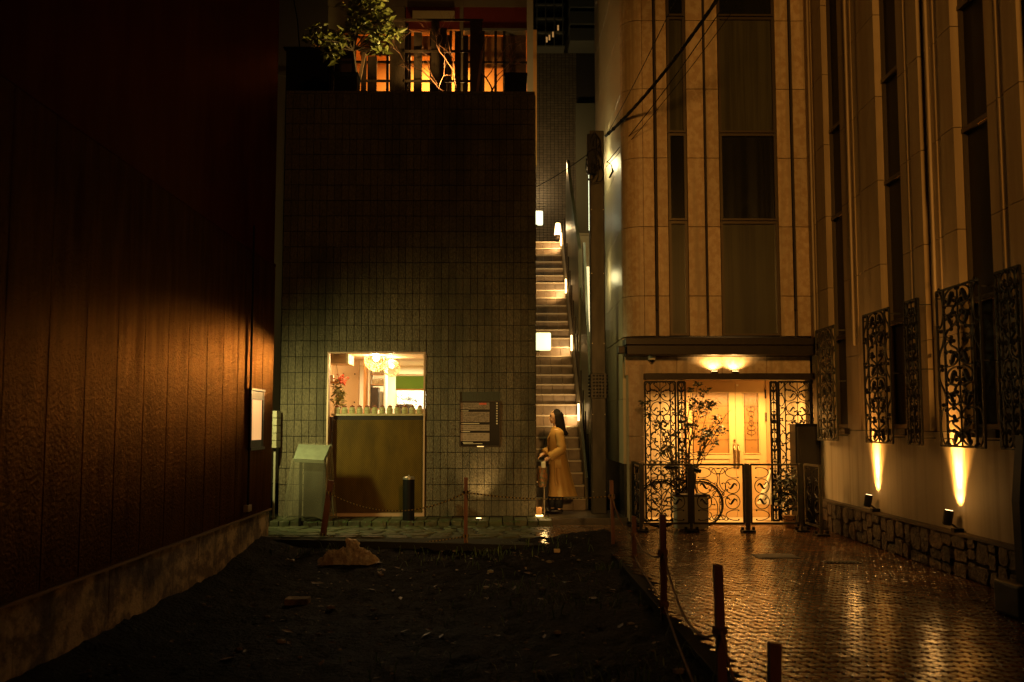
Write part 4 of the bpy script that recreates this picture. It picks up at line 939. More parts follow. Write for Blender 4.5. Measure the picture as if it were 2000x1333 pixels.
# window grilles
for k, (y0, y1, sd) in enumerate(((13.6,14.5,3),(11.55,12.45,6),(10.68,11.08,7),(9.22,10.2,8),(8.45,8.9,9),(6.9,7.9,10))):
    m_ = MB(); W_ = y1-y0
    grille(m_, W_, 1.58, lambda u, v: Vector((XW(y1-u)-.13, y1-u, 1.29+v)), .0115, 2, .25, sd, .015)
    for z in (1.36, 2.1, 2.8):
        for y in (y0, y1): m_.tube([(XW(y)-.13, y, z), (XW(y)+.0, y-.02, z)], .008, 4)
    m_.build('window_grille', iron_old if k == 0 else iron, ch)
# spotlights at the wing
for i, (y, lab, P) in enumerate(((12.45,'farther black spotlight on the stone base shining up the wall', 22),(10.1,'nearer black spotlight with bright lens shining up the corner house wall', 28))):
    bx = XW(y)-.13; zl = PZ(968, 12.4) if i == 0 else PZ(998,10.1)
    o = empty('wall_spotlight', (bx, y, .43), lab, 'lamp', 'spotlights along the stone base')
    d = Vector((.18, .0, 1)).normalized(); c0 = Vector((bx, y, zl-.05))
    MB().tube([c0-d*.10, c0-d*.09, c0+d*.05], [.03,.045,.048], 12).build('housing', darkm, o)
    MB().tube([c0+d*.051, c0+d*.055], .036, 12).build('lens', M('spot_lens', (1,.9,.7), .3, emit=(1,.65,.28), es=(6)), o)
    MB().tube([c0-d*.08, Vector((bx+.03, y-.02, .50)), Vector((XW(y)-.06, y-.06, .46))], .012, 6).box(XW(y)-.12, XW(y)-.02, y-.1, y-.02, .432, .47, .005).build('bracket', darkm, o)
    lamp('SPOT', 'wall_spot', c0+d*.07, P*42, (1,.46,.10), .03, (XW(y), y+.02, zl+.50), 33, 1); lamp('SPOT', 'wall_spot_low', c0+d*.07, P*2.4, (1,.47,.10), .03, (XW(y), y+.01, zl+.16), 78, 1); lamp('SPOT', 'wall_spot_high', c0+d*.07, P*7, (1,.44,.08), .03, (XW(y), y, zl+1.2), 70, 1); lamp('POINT', 'wall_spill', c0+Vector((-.25,-.1,.25)), 2.5, (1,.47,.11), .06)
# ================================================================ FENCE in front of the door
fe = empty('scrollwork_barrier', (3, 14.1, 0), 'low black wrought-iron scrollwork barrier standing before the lit door', 'barrier')
def fence_design(mb, W, H, f3, r=.0065):
    hb = W*.5
    # heart scrolls in the middle, circles with leaves either side
    def circ(u, v, rr): mb.tube([f3(u+rr*math.cos(a), v+rr*math.sin(a)) for a in [2*math.pi*i/26 for i in range(26)]], r, 5, closed=True)
    rr = min(W*.2, H*.14)
    for u, d in ((rr+.02, 1), (W-rr-.02, -1)):
        for v in (H*.36, H*.64): circ(u, v, rr*.95); leafblob(mb, u, v, rr*1.2, f3, d); leafblob(mb, u+d*rr*.45, v+rr*.35, rr*.6, f3, -d)
        put(mb, CC, u-rr*.8*d, u+rr*.9*d, H*.79, H*.98, f3, r); put(mb, CC, u-rr*.8*d, u+rr*.9*d, H*.21, H*.02, f3, r)
    c = W/2
    if W > .62:
        for d in (-1,1):
            put(mb, CC, c+d*W*.20, c+d*.012, H*.55, H*.98, f3, r, flip=False); put(mb, CC, c+d*W*.20, c+d*.012, H*.02, H*.45, f3, r)
            put(mb, SS, c+d*.01, c+d*W*.16, H*.3, H*.7, f3, r, flip=d>0)
            put(mb, CC, c+d*.01, c+d*.09, H*.86, H*.97, f3, r); put(mb, CC, c+d*.01, c+d*.09, H*.03, H*.12, f3, r)
            put(mb, CC, c+d*.01, c+d*.08, H*.45, H*.55, f3, r)
FYY = 14.15; fz0, fz1 = PZ(1023, FYY), PZ(908, FYY)
def fpanel(pa, Ya, pb, Yb_):
    A = Vector((PX(pa,Ya), Ya, 0)); B = Vector((PX(pb,Yb_), Yb_, 0)); W_ = (B-A).length; d = (B-A)/W_; H = fz1-fz0
    m_ = MB(); f3 = lambda u, v: A+d*u+Vector((0,0,fz0+v))
    s_ = .02
    for (p, q) in (((0,0),(W_,0)),((0,H),(W_,H)),((0,0),(0,H)),((W_,0),(W_,H))): m_.tube([f3(*p), f3(*q)], s_, 4)
    o = m_.build('panel_frame', iron_old, fe)
    m_ = MB(); fence_design(m_, W_-.06, H-.05, lambda u, v: f3(u+.03, v+.025)); m_.build('scrollwork', iron, o)
fpanel(1254, FYY, 1343, FYY); fpanel(1352, FYY, 1450, FYY); fpanel(1464, FYY, 1556, FYY); fpanel(1236, 15.0, 1250, 14.2); fpanel(1570, 14.2, 1598, 13.6)
for (px, Y) in ((1235,14.95),(1250,FYY),(1347.5,FYY),(1457,FYY),(1561,FYY),(1599,13.62)):
    x = PX(px, Y); wd = .032 if px == 1457 else .02
    MB().box(x-wd, x+wd, Y-.02, Y+.02, .03, fz1+.015, .003).build('post', iron_old, fe)
    MB().box(x-.09, x+.09, Y-.10, Y+.10, .0, .03, .006).box(x-.095, x-.06, Y-.03, Y+.03, .03, .07, .004).box(x+.06, x+.095, Y-.03, Y+.03, .03, .07, .004).build('foot', darkm, fe)
# ---------------- things behind the fence
# bicycle
def bike():
    o = empty('bicycle', (2.35, 14.7, 0), 'bicycle parked behind the barrier left of the door', 'bicycle')
    y = 14.72; xa, xb = PX(1288,y), PX(1366,y); rr = .33
    for i, cx in enumerate((xa, xb)):
        c = Vector((cx, y, rr+.012)); wv = lambda R_: [c+Vector((R_*math.cos(a), 0, R_*math.sin(a))) for a in [2*math.pi*k/36 for k in range(36)]]
        w_ = MB().tube(wv(rr), .013, 6, closed=True).build('wheel', rubber, o)
        MB().tube(wv(rr-.022), .008, 5, closed=True).build('rim', M('chrome', (.6,.55,.45), .2, 1), w_)
        m_ = MB()
        for k in range(18): a = k*math.pi/9; m_.tube([c+Vector((0,(-1)**k*.02,0)), c+Vector(((rr-.03)*math.cos(a),0,(rr-.03)*math.sin(a)))], .0014, 3)
        m_.build('spokes', M('chrome'), w_)
        MB().tube([c+Vector((0,-.035,0)), c+Vector((0,.035,0))], .02, 8).build('hub', M('chrome'), w_)
        MB().tube([c+Vector(((rr+.03)*math.cos(a),0,(rr+.03)*math.sin(a))) for a in [R(20+q*12) for q in range(12)]], .007, 5).build('mudguard', darkm, o)
    bb = Vector((xa+(xb-xa)*.45, y, .30)); st_ = Vector((xa+(xb-xa)*.32, y, .78)); hd = Vector((xa+(xb-xa)*.78, y, .80)); ra = Vector((xa, y, rr)); fa = Vector((xb, y, rr))
    MB().tube([bb, st_], .016, 6).tube([bb, hd-Vector((0,0,.12))], .018, 6).tube([st_-Vector((0,0,.12)), hd-Vector((0,0,.02))], .014, 6).tube([bb, ra], .010, 6).tube([ra, st_-Vector((0,0,.1))], .009, 6).tube([hd, fa], .014, 6).build('frame', M('bike_paint', (.05,.03,.02), .3, .3), o)
    MB().tube([hd, hd+Vector((-.02,0,.18))], .011, 6).tube([hd+Vector((-.14,-.26,.20)), hd+Vector((-.02,-.2,.2)), hd+Vector((-.01,0,.19)), hd+Vector((-.02,.2,.2)), hd+Vector((-.14,.26,.20))], .011, 6).build('handlebar', M('chrome'), o)
    MB().ball(st_+Vector((-.02,0,.10)), .12, 8, (1,.6,.28)).tube([st_, st_+Vector((0,0,.1))], .011, 6).build('saddle', rubber, o)
    MB().tube([hd+Vector((.02,0,.05)), hd+Vector((.14,0,.02))], .03, 8).build('lamp_housing', darkm, o)
    m_ = MB().tube([bb+Vector((0,-.06,0)), bb+Vector((.1,-.08,-.13))], .009, 5).tube([bb+Vector((0,.06,0)), bb+Vector((-.1,.08,.13))], .009, 5).box(bb.x+.06,bb.x+.15,y-.15,y-.08,bb.z-.15,bb.z-.13).box(bb.x-.15,bb.x-.06,y+.08,y+.15,bb.z+.12,bb.z+.14).tube([bb+Vector((.075*math.cos(a),-.04,.075*math.sin(a))) for a in [k*.4 for k in range(16)]], .006, 4, closed=False)
    m_.build('crank', darkm, o)
bike()
pk = empty('white_planter', (PX(1349,14.45), 14.5, 0), 'white rectangular planter box behind the barrier beneath the shrub', 'planter')
MB().box(PX(1317,14.4), PX(1380,14.4), 14.34, 14.6, .02, PZ(971,14.4), .02).build('body', M('white_polystyrene', (.62,.60,.48), .7, bump=((20,20,20), .3, .01)), pk)
MB().box(PX(1314,14.4), PX(1383,14.4), 14.32, 14.62, PZ(971,14.4)+.002, PZ(966,14.4), .008).build('rim', M('grey_rim', (.12,.11,.09), .5), pk)
sb = Vector((PX(1345,14.75), 14.9, 0)); sh_ = empty('potted_shrub', sb, 'tall loose-leaved potted shrub in front of the lit door', 'shrub')
MB().lathe([(.13,0),(.17,.28),(.18,.3),(.15,.3)], (sb.x,sb.y,.005), 16).build('pot', M('terracotta', (.2,.08,.04), .7), sh_, smooth=False)
rd = random.Random(19); m_ = MB(); tips = []
root = Vector((sb.x, sb.y, .3))
ends = [(1365,800,.17,22),(1385,790,.14,24),(1350,785,.12,14),(1375,765,.10,9),(1398,820,.10,10),(1385,845,.15,20),(1408,840,.10,12),(1372,850,.12,14),(1400,862,.07,5),(1345,830,.13,16),(1330,800,.12,12),(1310,850,.12,14),(1300,880,.14,12),(1290,830,.10,9),(1258,788,.08,8),(1265,810,.08,8),(1340,880,.14,14),(1322,905,.16,16),(1370,888,.10,9),(1420,808,.05,0),(1428,800,.05,0),(1350,760,.07,6),(1305,930,.15,12),(1280,905,.12,10),(1362,750,.06,6),(1345,915,.14,12)]
lv = MB()
for mt_ in (at(1352,800,14.9), at(1385,830,14.85), at(1300,850,14.95)): m_.tube([root+(mt_-root)*f_+Vector((.03*math.sin(f_*9),0,0)) for f_ in (0,.15,.3,.45,.6,.75,.9,1)], [.016,.014,.013,.012,.010,.008,.006,.004], 6)
for (px, py, r, n_) in ends:
    q = at(px, py, 14.9+rd.uniform(-.25,.2)); mt_ = [at(1352,800,14.9), at(1385,830,14.85), at(1300,850,14.95)][0 if px in (1365,1350,1375,1345,1340,1330) else (1 if px > 1355 else 2)]
    f0 = rd.uniform(.25,.75); k1 = root.lerp(mt_, f0)+Vector((.03*math.sin(f0*9),0,0)); k2 = k1.lerp(q, .55)+Vector((rd.uniform(-.07,.07),rd.uniform(-.05,.05),rd.uniform(-.02,.07)))
    m_.tube([k1, k1.lerp(k2,.5)+Vector((rd.uniform(-.03,.03),0,rd.uniform(-.03,.03))), k2, q], [.008,.007,.005,.0025], 5)
    leaves(lv, k2, .10, .08, int(n_*.7), .06, rd)
    for z_ in range(5):
        s0 = k2.lerp(q, rd.random()); m_.tube([s0, s0+Vector((rd.gauss(0,r*.6), rd.gauss(0,r*.4), rd.gauss(.03,r*.5)))], [.003,.0015], 4)
    leaves(lv, q, r*1.05, r*.8, int(n_*3.4), .068, rd)
m_.build('branches', bark, sh_); lv.build('foliage', leafd, sh_)
cbn = empty('dark_cabinet', (PX(1575,14.9), 14.9, 0), 'tall black cabinet standing right of the door behind the barrier', 'cabinet')
MB().box(PX(1551,14.9), PX(1600,14.9), 14.85, 15.15, .0, PZ(828,14.9), .012).build('body', darkm, cbn)
MB().box(PX(1554,14.9), PX(1597,14.9), 14.835, 14.849, .1, PZ(834,14.9), .004).build('door', M('black_panel', (.016,.014,.012), .3), cbn)
MB().tube([(PX(1558,14.9), 14.82, 1.0), (PX(1558,14.9), 14.82, 1.15)], .008, 6).build('handle', bronze, cbn)
wc = empty('white_cloth_cover', (PX(1500,15.4), 15.4, .03), 'bright white draped cover beside the right gate of the door', 'cloth')
m_ = MB(); n = 24
for j in range(9):
    t_ = j/8
    for i in range(n): a = 2*math.pi*i/n; rr = (.03+.10*t_**1.2)*(1+.18*math.sin(a*5+t_*2)); m_.v.append((PX(1506,15.4)-.10*t_+rr*math.cos(a), 15.42+rr*math.sin(a), PZ(918,15.4)+(PZ(985,15.4)-PZ(918,15.4))*t_))
for j in range(8):
    for i in range(n): m_.f.append((j*n+i, j*n+(i+1)%n, (j+1)*n+(i+1)%n, (j+1)*n+i))
m_.build('drape', M('white_cloth', (.8,.72,.55), .7), wc, smooth=True)
MB().tube([(PX(1504,15.4), 15.42, .03), (PX(1504,15.4), 15.42, PZ(915,15.4))], .012, 8).build('rod', darkm, wc)
pp = empty('flower_pot_plant', (PX(1535,14.75), 14.75, 0), 'small potted plant behind the right panel of the barrier', 'plant')
MB().lathe([(.08,0),(.10,.17),(.11,.18),(.09,.18)], (PX(1537,14.75),14.75,.0), 16).build('pot', M('ochre_pot', (.28,.16,.06), .6), pp)
lv = MB(); rd = random.Random(3); leaves(lv, (PX(1535,14.75),14.75,.55), .22, .36, 260, .09, rd); lv.build('foliage', leafd, pp)
m_ = MB()
for k in range(6): m_.tube([(PX(1537,14.75),14.75,.17), (PX(1537,14.75)+rd.uniform(-.15,.15),14.75+rd.uniform(-.1,.1),.55+rd.uniform(0,.25))], .004, 4)
m_.build('stem', bark, pp)
# manholes, drain
q = at(1502,1083,11.6)
tag(MB().box(XW(11)-1.75, XW(11)-1.28, 11.35, 11.72, -.01, .007, .003).box(XW(11)-1.71, XW(11)-1.32, 11.39, 11.68, .0072, .011, .002).build('manhole_cover', M('cover_plate', (.03,.02,.012), .6, spec=.2)), 'rectangular metal cover plate in the paving before the barrier', 'cover')
m_ = MB().box(3.52, 3.92, 10.95, 11.12, -.01, .006)
for k in range(9): m_.box(3.54+k*.042, 3.56+k*.042, 10.97, 11.10, .0062, .012)
tag(m_.build('drain_grate', darkm), 'narrow black drain grate in the paving near the stone base', 'drain')
# black stand at the right edge
bs = empty('black_sign_stand', (4.0, 7.6, 0), 'black stand with heavy foot cut by the right edge of the picture', 'stand')
xr = PX(1957,7.9)
MB().box(xr, xr+.5, 7.75, 8.15, .0, .26, .02).build('foot', darkm, bs)
MB().prism([(PX(1985,7.9),.26),(PX(1982,7.9),.9),(PX(1995,7.9),1.42),(xr+.42,1.42),(xr+.45,.26)], 7.88, 8.0, 'y').build('board', darkm, bs)
# ================================================================ LOT: stakes, ropes, bag, stones, weeds
SK = {}
def stake(key, px, Y, ptop, wd, lab, lean=0, z0=-.45):
    x = PX(px, Y); zt = PZ(ptop, Y); o = MB()
    o.prism([(x-wd/2, Y-wd/2), (x+wd/2, Y-wd/2), (x+wd/2, Y+wd/2), (x-wd/2, Y+wd/2)], z0, zt)
    n_ = len(o.v)
    for i in range(n_): v = o.v[i]; o.v[i] = (v[0]+lean*(v[2]-z0), v[1], v[2]-(.006 if (i%4 in (1,2) and v[2] > z0+.01) else 0))
    ob = o.build('stake', stake_m, loc=(x, Y, 0)); tag(ob, lab, 'stake', 'stakes around the dirt lot'); SK[key] = lambda z: Vector((x+lean*(z-z0), Y-wd*.5, z))
stake('a', 626, 13.7, 938, .075, 'dark leaning stake beside the covered sign stand', lean=.13)
stake('b', 910.5, 13.05, 932, .048, 'thin upright stake in front of the menu board')
stake('c', 1197, 12.5, 938, .045, 'thin stake between the utility pole and the barrier', lean=-.02)
stake('d', 1236, 11.6, 1008, .05, 'short stake at the corner of the lot, by the barrier\'s left foot')
stake('e', 1292, 8.2, 1005, .050, 'stake on the lot edge below the bicycle')
stake('f', 1406, 5.25, 1103, .046, 'tall blurred foreground stake on the lot edge', lean=-.02)
stake('g', 1493, 4.1, 1256, .048, 'nearest foreground stake cut off by the bottom of the picture', lean=.02)
def rope(a, b_, sag, r, mat, lab, knot=True):
    n = 30; pts = []
    for i in range(n+1): t = i/n; p = a.lerp(b_, t); p.z -= sag*4*t*(1-t); pts.append(p)
    m_ = MB().tube(pts, r, 6)
    tl = 0
    for e in (a, b_):
        for k in range(3): m_.tube([e+Vector((.036*math.cos(q), .028+.036*math.sin(q), -.012+.012*k)) for q in [2*math.pi*i/10 for i in range(10)]], r, 5, closed=True)
        m_.tube([e, e+Vector((.02,-.01,-.05)), e+Vector((.03,0,-.1))], r*.8, 5)
    tag(m_.build('rope', mat, loc=a), lab, 'rope', 'ropes around the dirt lot')
rr_ = .0075
rope(SK['a'](.58), SK['b'](.63), .24, rr_, rope_m, 'upper striped rope sagging in front of the shop window')
rope(SK['b'](.63), SK['c'](.62), .06, rr_, rope_m, 'upper striped rope passing in front of the person')
rope(SK['a'](.02), SK['b'](.07), .10, rr_, rope_m, 'lower striped rope near the ground behind the plastic bag')
rope(SK['c'](.60), SK['d'](.25), .12, rr_, rope_b, 'upper brown cord from the thin stake to the corner stake')
rope(SK['d'](.25), SK['e'](.45), .1, .008, rope_b, 'upper brown cord between the corner stake and the lot-edge stake')
rope(SK['d'](.0), SK['e'](.06), .02, .008, rope_b, 'lower brown cord between the corner stake and the lot-edge stake')
rope(SK['e'](.47), SK['f'](.44), .24, .008, rope_b, 'upper brown cord between the two foreground stakes')
rope(SK['e'](.05), Vector((1.0,4.0,-.06)), .06, .008, rope_b, 'lower brown cord trailing towards the bottom of the picture')
rope(SK['f'](.44), SK['g'](.30), .16, .008, rope_b, 'short cord sagging between the two nearest stakes')
# crumpled bag
pb = at(650, 1093, 12.0); m_ = MB(); nu, nv = 90, 60
def bagpt(u, v):
    x = (u-.5)*.74; y = (v-.5)*.46
    edge = max(0, 1-(2*abs(u-.5))**2.4)*max(0, 1-(2*abs(v-.5))**2.4)
    h = .07*edge**.7*(.5+.7*u)
    for fq, am in ((5, .16), (10, .20), (22, .13)): n_ = nz.noise((x*fq+y*fq*.4, y*fq*1.3, fq)); h += (.30-abs(n_))*am*(edge**.5)
    return Vector((-1.90+x+.07*nz.noise((y*7,x*4,2)), 12.45+y+.06*nz.noise((x*6,y*3,8)), lot_h(-1.9,12.3)+max(0,h)))
for j in range(nv+1):
    for i in range(nu+1): m_.v.append(tuple(bagpt(i/nu, j/nv)))
for j in range(nv):
    for i in range(nu): a = j*(nu+1)+i; m_.f.append((a, a+1, a+nu+2, a+nu+1))
zb_ = lot_h(-1.9,12.3); k0 = len(m_.v)
for j in range(15):
    t_ = j/14; c = Vector((-1.76-.16*t_, 12.46, zb_+.10+.20*t_)); ax = Vector((-.62,0,.78)); sd = Vector((.78,0,.62)); rr = .075*(math.sin(math.pi*min(1,t_*.8+.22)))**.6*(1+.18*math.sin(t_*22))
    for i in range(26): a = 2*math.pi*i/26; f = 1+.5*nz.noise((math.cos(a)*2.2, math.sin(a)*2.2, t_*5)); m_.v.append(tuple(c+(sd*math.cos(a)+Vector((0,1,0))*math.sin(a))*rr*f))
for j in range(14):
    for i in range(26): m_.f.append((k0+j*26+i, k0+j*26+(i+1)%26, k0+(j+1)*26+(i+1)%26, k0+(j+1)*26+i))
m_.f.append(tuple(k0+14*26+i for i in range(26)))
tag(m_.build('crumpled_plastic_bag', M('translucent_bag', (.88,.76,.58), .25, bump=((26,26,26), 1, .06), var=((9,9,9), 2.5, (.55,.42,.28))), loc=(-1.93,12.25,0), smooth=False), 'crumpled beige plastic sheet lying on the soil before the kerb', 'bag')
tag(MB().box(PX(1085,12.6)-.04, PX(1085,12.6)+.035, 12.3, 12.38, -.4, -.01, .006).build('boundary_marker', conc), 'small square concrete boundary marker at the far edge of the lot', 'marker')
tag(MB().box(-2.13,-1.90,9.95,10.12,-.33,-.2,.01).build('flat_stone_slab', conc), 'flat dark slab lying on the soil nearer than the plastic bag', 'slab')
rd = random.Random(55); m_ = MB()
for k in range(520):
    x = rd.uniform(-2.9, 1.25); y = rd.uniform(3.6, 13); r = rd.uniform(.004,.016) if rd.random() < .93 else rd.uniform(.02,.04); z = lot_h(x,y)
    q = len(m_.v); m_.ball((x,y,z+r*.35), r, 3, (1.2,rd.uniform(.7,1.1),.6))
tag(m_.build('gravel', M('wet_pebble', (.26,.22,.16), .25, island=.6)), kind='stuff')
m_ = MB()
for k in range(260):
    x = rd.uniform(-2.9, 1.25); y = rd.uniform(3.6, 13); l = rd.uniform(.02,.07); a = rd.uniform(0,3.14); z = lot_h(x,y)+.004
    u = Vector((math.cos(a), math.sin(a), rd.uniform(-.1,.3)))*l; v = Vector((-math.sin(a), math.cos(a), rd.uniform(-.2,.2)))*l*.4
    p = Vector((x,y,z)); m_.add([p-u, p+v, p+u, p-v+Vector((0,0,.008))], [(0,1,2),(0,2,3)])
tag(m_.build('fallen_leaves', M('dead_leaf', (.16,.09,.04), .5, island=.6)), kind='stuff')
m_ = MB()
for (cx, cy, sp, n_) in ((-.1,12.6,.55,150),(-.9,12.9,.8,90),(.6,9.3,.5,90),(1.0,5.6,.28,170),(.85,6.6,.4,120),(-2.4,12.9,.35,60),(.2,10.4,.5,70),(-.3,7.2,.6,40),(1.15,11,.15,50)):
    for k in range(n_):
        x = cx+rd.gauss(0,sp); y = cy+rd.gauss(0,sp*.6)
        if x > 1.3 or x < -2.9 or y > 13.2: continue
        z = lot_h(x,y)-.005; h = rd.uniform(.03,.12); a = rd.uniform(0,6.28); b2 = Vector((math.cos(a),math.sin(a),0)); s_ = Vector((-b2.y,b2.x,0))*.005
        p = Vector((x,y,z)); m_.add([p-s_, p+s_, p+b2*h*.35+Vector((0,0,h*.8))+s_*.8, p+b2*h*.35+Vector((0,0,h*.8))-s_*.8, p+b2*h*.8+Vector((0,0,h))], [(0,1,2,3),(3,2,4)])
for k in range(120): # moss tufts along the kerb
    x = rd.uniform(-3.2,.5); p = Vector((x, 15.01+rd.uniform(-.03,.0), rd.choice((0,.07)))); leaves(m_, p, .03, .015, 3, .03, rd)
tag(m_.build('weeds', M('weed_green', (.07,.13,.025), .5, island=.4)), kind='stuff')
# ================================================================ PERSON
pxm = PX(1086, 16.15); PYY = 16.15; base = Vector((pxm, PYY, .085))
pe = empty('person', base, 'woman in a long camel coat with straight dark hair standing at the alley, facing left', 'person')
S = 1.66/1.66
def L(x, y, z): return base+Vector((x, y, z))
def loft(mb, rings, n=28, cap=True):
    """rings: (z, cx, cy, rx, ry, fold amp, phase)"""
    k0 = len(mb.v)
    for (z, cx, cy, rx, ry, am, ph) in rings:
        for i in range(n):
            a = 2*math.pi*i/n; f = 1+am*math.sin(a*7+ph)+am*.6*math.sin(a*11+1.3+ph*.5)
            p = L(cx+rx*math.cos(a)*f, cy+ry*math.sin(a)*f, z); mb.v.append(tuple(p))
    m = len(rings)
    for j in range(m-1):
        for i in range(n): mb.f.append((k0+j*n+i, k0+j*n+(i+1)%n, k0+(j+1)*n+(i+1)%n, k0+(j+1)*n+i))
    if cap: mb.f.append(tuple(k0+i for i in range(n))[::-1]); mb.f.append(tuple(k0+(m-1)*n+i for i in range(n)))
# body : legs, torso, neck, head and hands fused by a voxel remesh
bd = MB()
HX = -.025
for sy, dx in ((-.07,.04),(.07,-.06)):
    bd.tube([L(dx,sy,.05), L(dx,sy,.10), L(dx+.0,sy,.42), L(0,sy,.80)], [.035,.037,.052,.085], 12)
    bd.ball(L(dx-.06,sy,.035), .05, 8, (1.9,.75,.65))
loft(bd, [(.74,0,0,.10,.15,0,0),(.9,.0,0,.115,.165,0,0),(1.05,0,0,.10,.13,0,0),(1.25,.0,0,.11,.16,0,0),(1.34,.01,0,.08,.16,0,0),(1.385,.01,0,.05,.06,0,0)])
bd.tube([L(.02,0,1.33), L(.005,0,1.40), L(-.01,0,1.47)], [.055,.047,.045], 14)
# head: skull, jaw, nose, lips, chin
bd.ball(L(.0,0,1.555), .098, 14, (1,.80,1.06)); bd.ball(L(-.045,0,1.505), .07, 12, (.75,.78,1.0)); bd.ball(L(-.07,0,1.462), .03, 9, (.75,.9,.7))
bd.tube([L(-.082,0,1.558), L(-.104,0,1.530), L(-.116,0,1.520), L(-.094,0,1.512)], [.010,.012,.013,.010], 8)
bd.ball(L(-.092,0,1.494), .014, 6, (.8,1.5,.5)); bd.ball(L(-.089,0,1.482), .014, 6, (.8,1.4,.5)); bd.ball(L(-.086,0,1.583), .03, 7, (.45,1.8,.5))
for sy in (-1,1): bd.ball(L(.005,sy*.079,1.535), .022, 6, (.7,.35,1.2))
# arms inside sleeves with hands
def hand(mb, wr, d, side, curl_=.5):
    """palm + four bent fingers + thumb; wr wrist, d direction of the forearm"""
    d = d.normalized(); sd = Vector((0,side,0)); up_ = d.cross(sd).normalized(); 
    pc = wr+d*.045
    mb.tube([wr-d*.02, wr+d*.01, pc, pc+d*.035], [.022,.024,.031,.026], 8)
    for k in range(4):
        off = sd*(.024-.016*k)*1.0; ln = (.062,.070,.066,.052)[k]; p0 = pc+d*.03+off; p1 = p0+d*ln*.45-Vector((0,0,.012)); p2 = p1+(d*.6+Vector((0,0,-1))*curl_).normalized()*ln*.35; p3 = p2+(Vector((0,0,-1))+d*.0).normalized()*ln*.3
        mb.tube([p0,p1,p2,p3], [.0095,.009,.0082,.007], 7)
    t0 = wr+d*.025+sd*.026; mb.tube([t0, t0+d*.022+sd*.014+Vector((0,0,-.008)), t0+d*.048+sd*.010+Vector((0,0,-.022))], [.011,.0095,.008], 7)
shR = L(.03,-.17,1.30); elR = L(.085,-.22,1.03); wrR = L(-.12,-.20,.90)
shL = L(.02,.17,1.30); elL = L(-.03,.20,1.05); wrL = L(-.20,.08,.95)
for sh0, el0, wr0, sd in ((shR,elR,wrR,1),(shL,elL,wrL,-1)):
    bd.tube([sh0, sh0.lerp(el0,.5), el0], [.052,.045,.038], 10); bd.tube([el0, el0.lerp(wr0,.5), wr0], [.038,.033,.024], 10); hand(bd, wr0, wr0-el0, sd)
skin = M('skin', (.68,.43,.28), .5)
body = bd.build('body', skin, pe, smooth=True)
rm = body.modifiers.new('r', 'REMESH'); rm.mode = 'VOXEL'; rm.voxel_size = .0055; rm.use_smooth_shade = True
sm = body.modifiers.new('s', 'CORRECTIVE_SMOOTH'); sm.iterations = 3; sm.use_only_smooth = True
# face details
fm = MB()
for sy in (-1,1): fm.ball(L(-.083,sy*.032,1.553), .0105, 6, (.6,1.2,.6)); fm.tube([L(-.087,sy*.016,1.575), L(-.088,sy*.03,1.578), L(-.078,sy*.05,1.574)], .0032, 5)
fm.build('eyes', M('dark_eye', (.02,.012,.01), .2), pe, smooth=True)
MB().ball(L(-.098,0,1.490), .012, 6, (.55,1.5,.55)).build('lips', M('lip', (.42,.12,.09), .4), pe, smooth=True)
# hair: cap + long falling back
hr = MB(); n = 30; rings = 22
for j in range(rings):
    t_ = j/(rings-1); z = 1.678-.425*t_; 
    if t_ < .27: k_ = t_/.27; rx = .112*math.sin(math.pi/2*(k_*.93+.07)); ry = .094*math.sin(math.pi/2*(k_*.93+.07)); cx = .012
    else: k_ = (t_-.27)/.73; rx = .112-.05*k_; ry = .096+.006*math.sin(k_*3)-.012*k_; cx = .012+.105*k_**1.1
    for i in range(n):
        a = 2*math.pi*i/n; x = rx*math.cos(a); y_ = ry*math.sin(a); f = 1+.022*math.sin(a*9+t_*3)+.015*math.sin(a*17)
        # open the front for the face
        if x < -.02 and t_ > .16: x = -.012+(x+.02)*.14*(1-.0*t_)
        hr.v.append(tuple(L(cx+x*f, y_*f, z)))
for j in range(rings-1):
    for i in range(n): hr.f.append((j*n+i, j*n+(i+1)%n, (j+1)*n+(i+1)%n, (j+1)*n+i))
hr.f.append(tuple(range(n))[::-1]); hr.f.append(tuple((rings-1)*n+i for i in range(n)))
for k in range(46):
    a = random.uniform(-1.9,1.9); y_ = .09*math.sin(a); x0 = .012+.10*math.cos(a)
    hr.tube([L(x0*.8,y_*.9,1.62), L(x0+.01,y_*1.04,1.5), L(x0+.045,y_*1.0,1.33), L(x0+.05+random.uniform(0,.05),y_*.9,1.245+random.uniform(-.02,.03))], [.005,.008,.008,.003], 5)
for sy in (-1,1):   # strand before the ear
    for q in range(3): hr.tube([L(-.04,sy*.045,1.64), L(-.018+.01*q,sy*.083,1.58), L(-.006+.014*q,sy*.088,1.50), L(.0+.014*q,sy*.088,1.40), L(.01+.02*q,sy*.09,1.31)], [.010,.011,.012,.010,.004], 6)
hr.build('hair', M('black_hair', (.010,.007,.005), .8, spec=.2), pe, smooth=True)
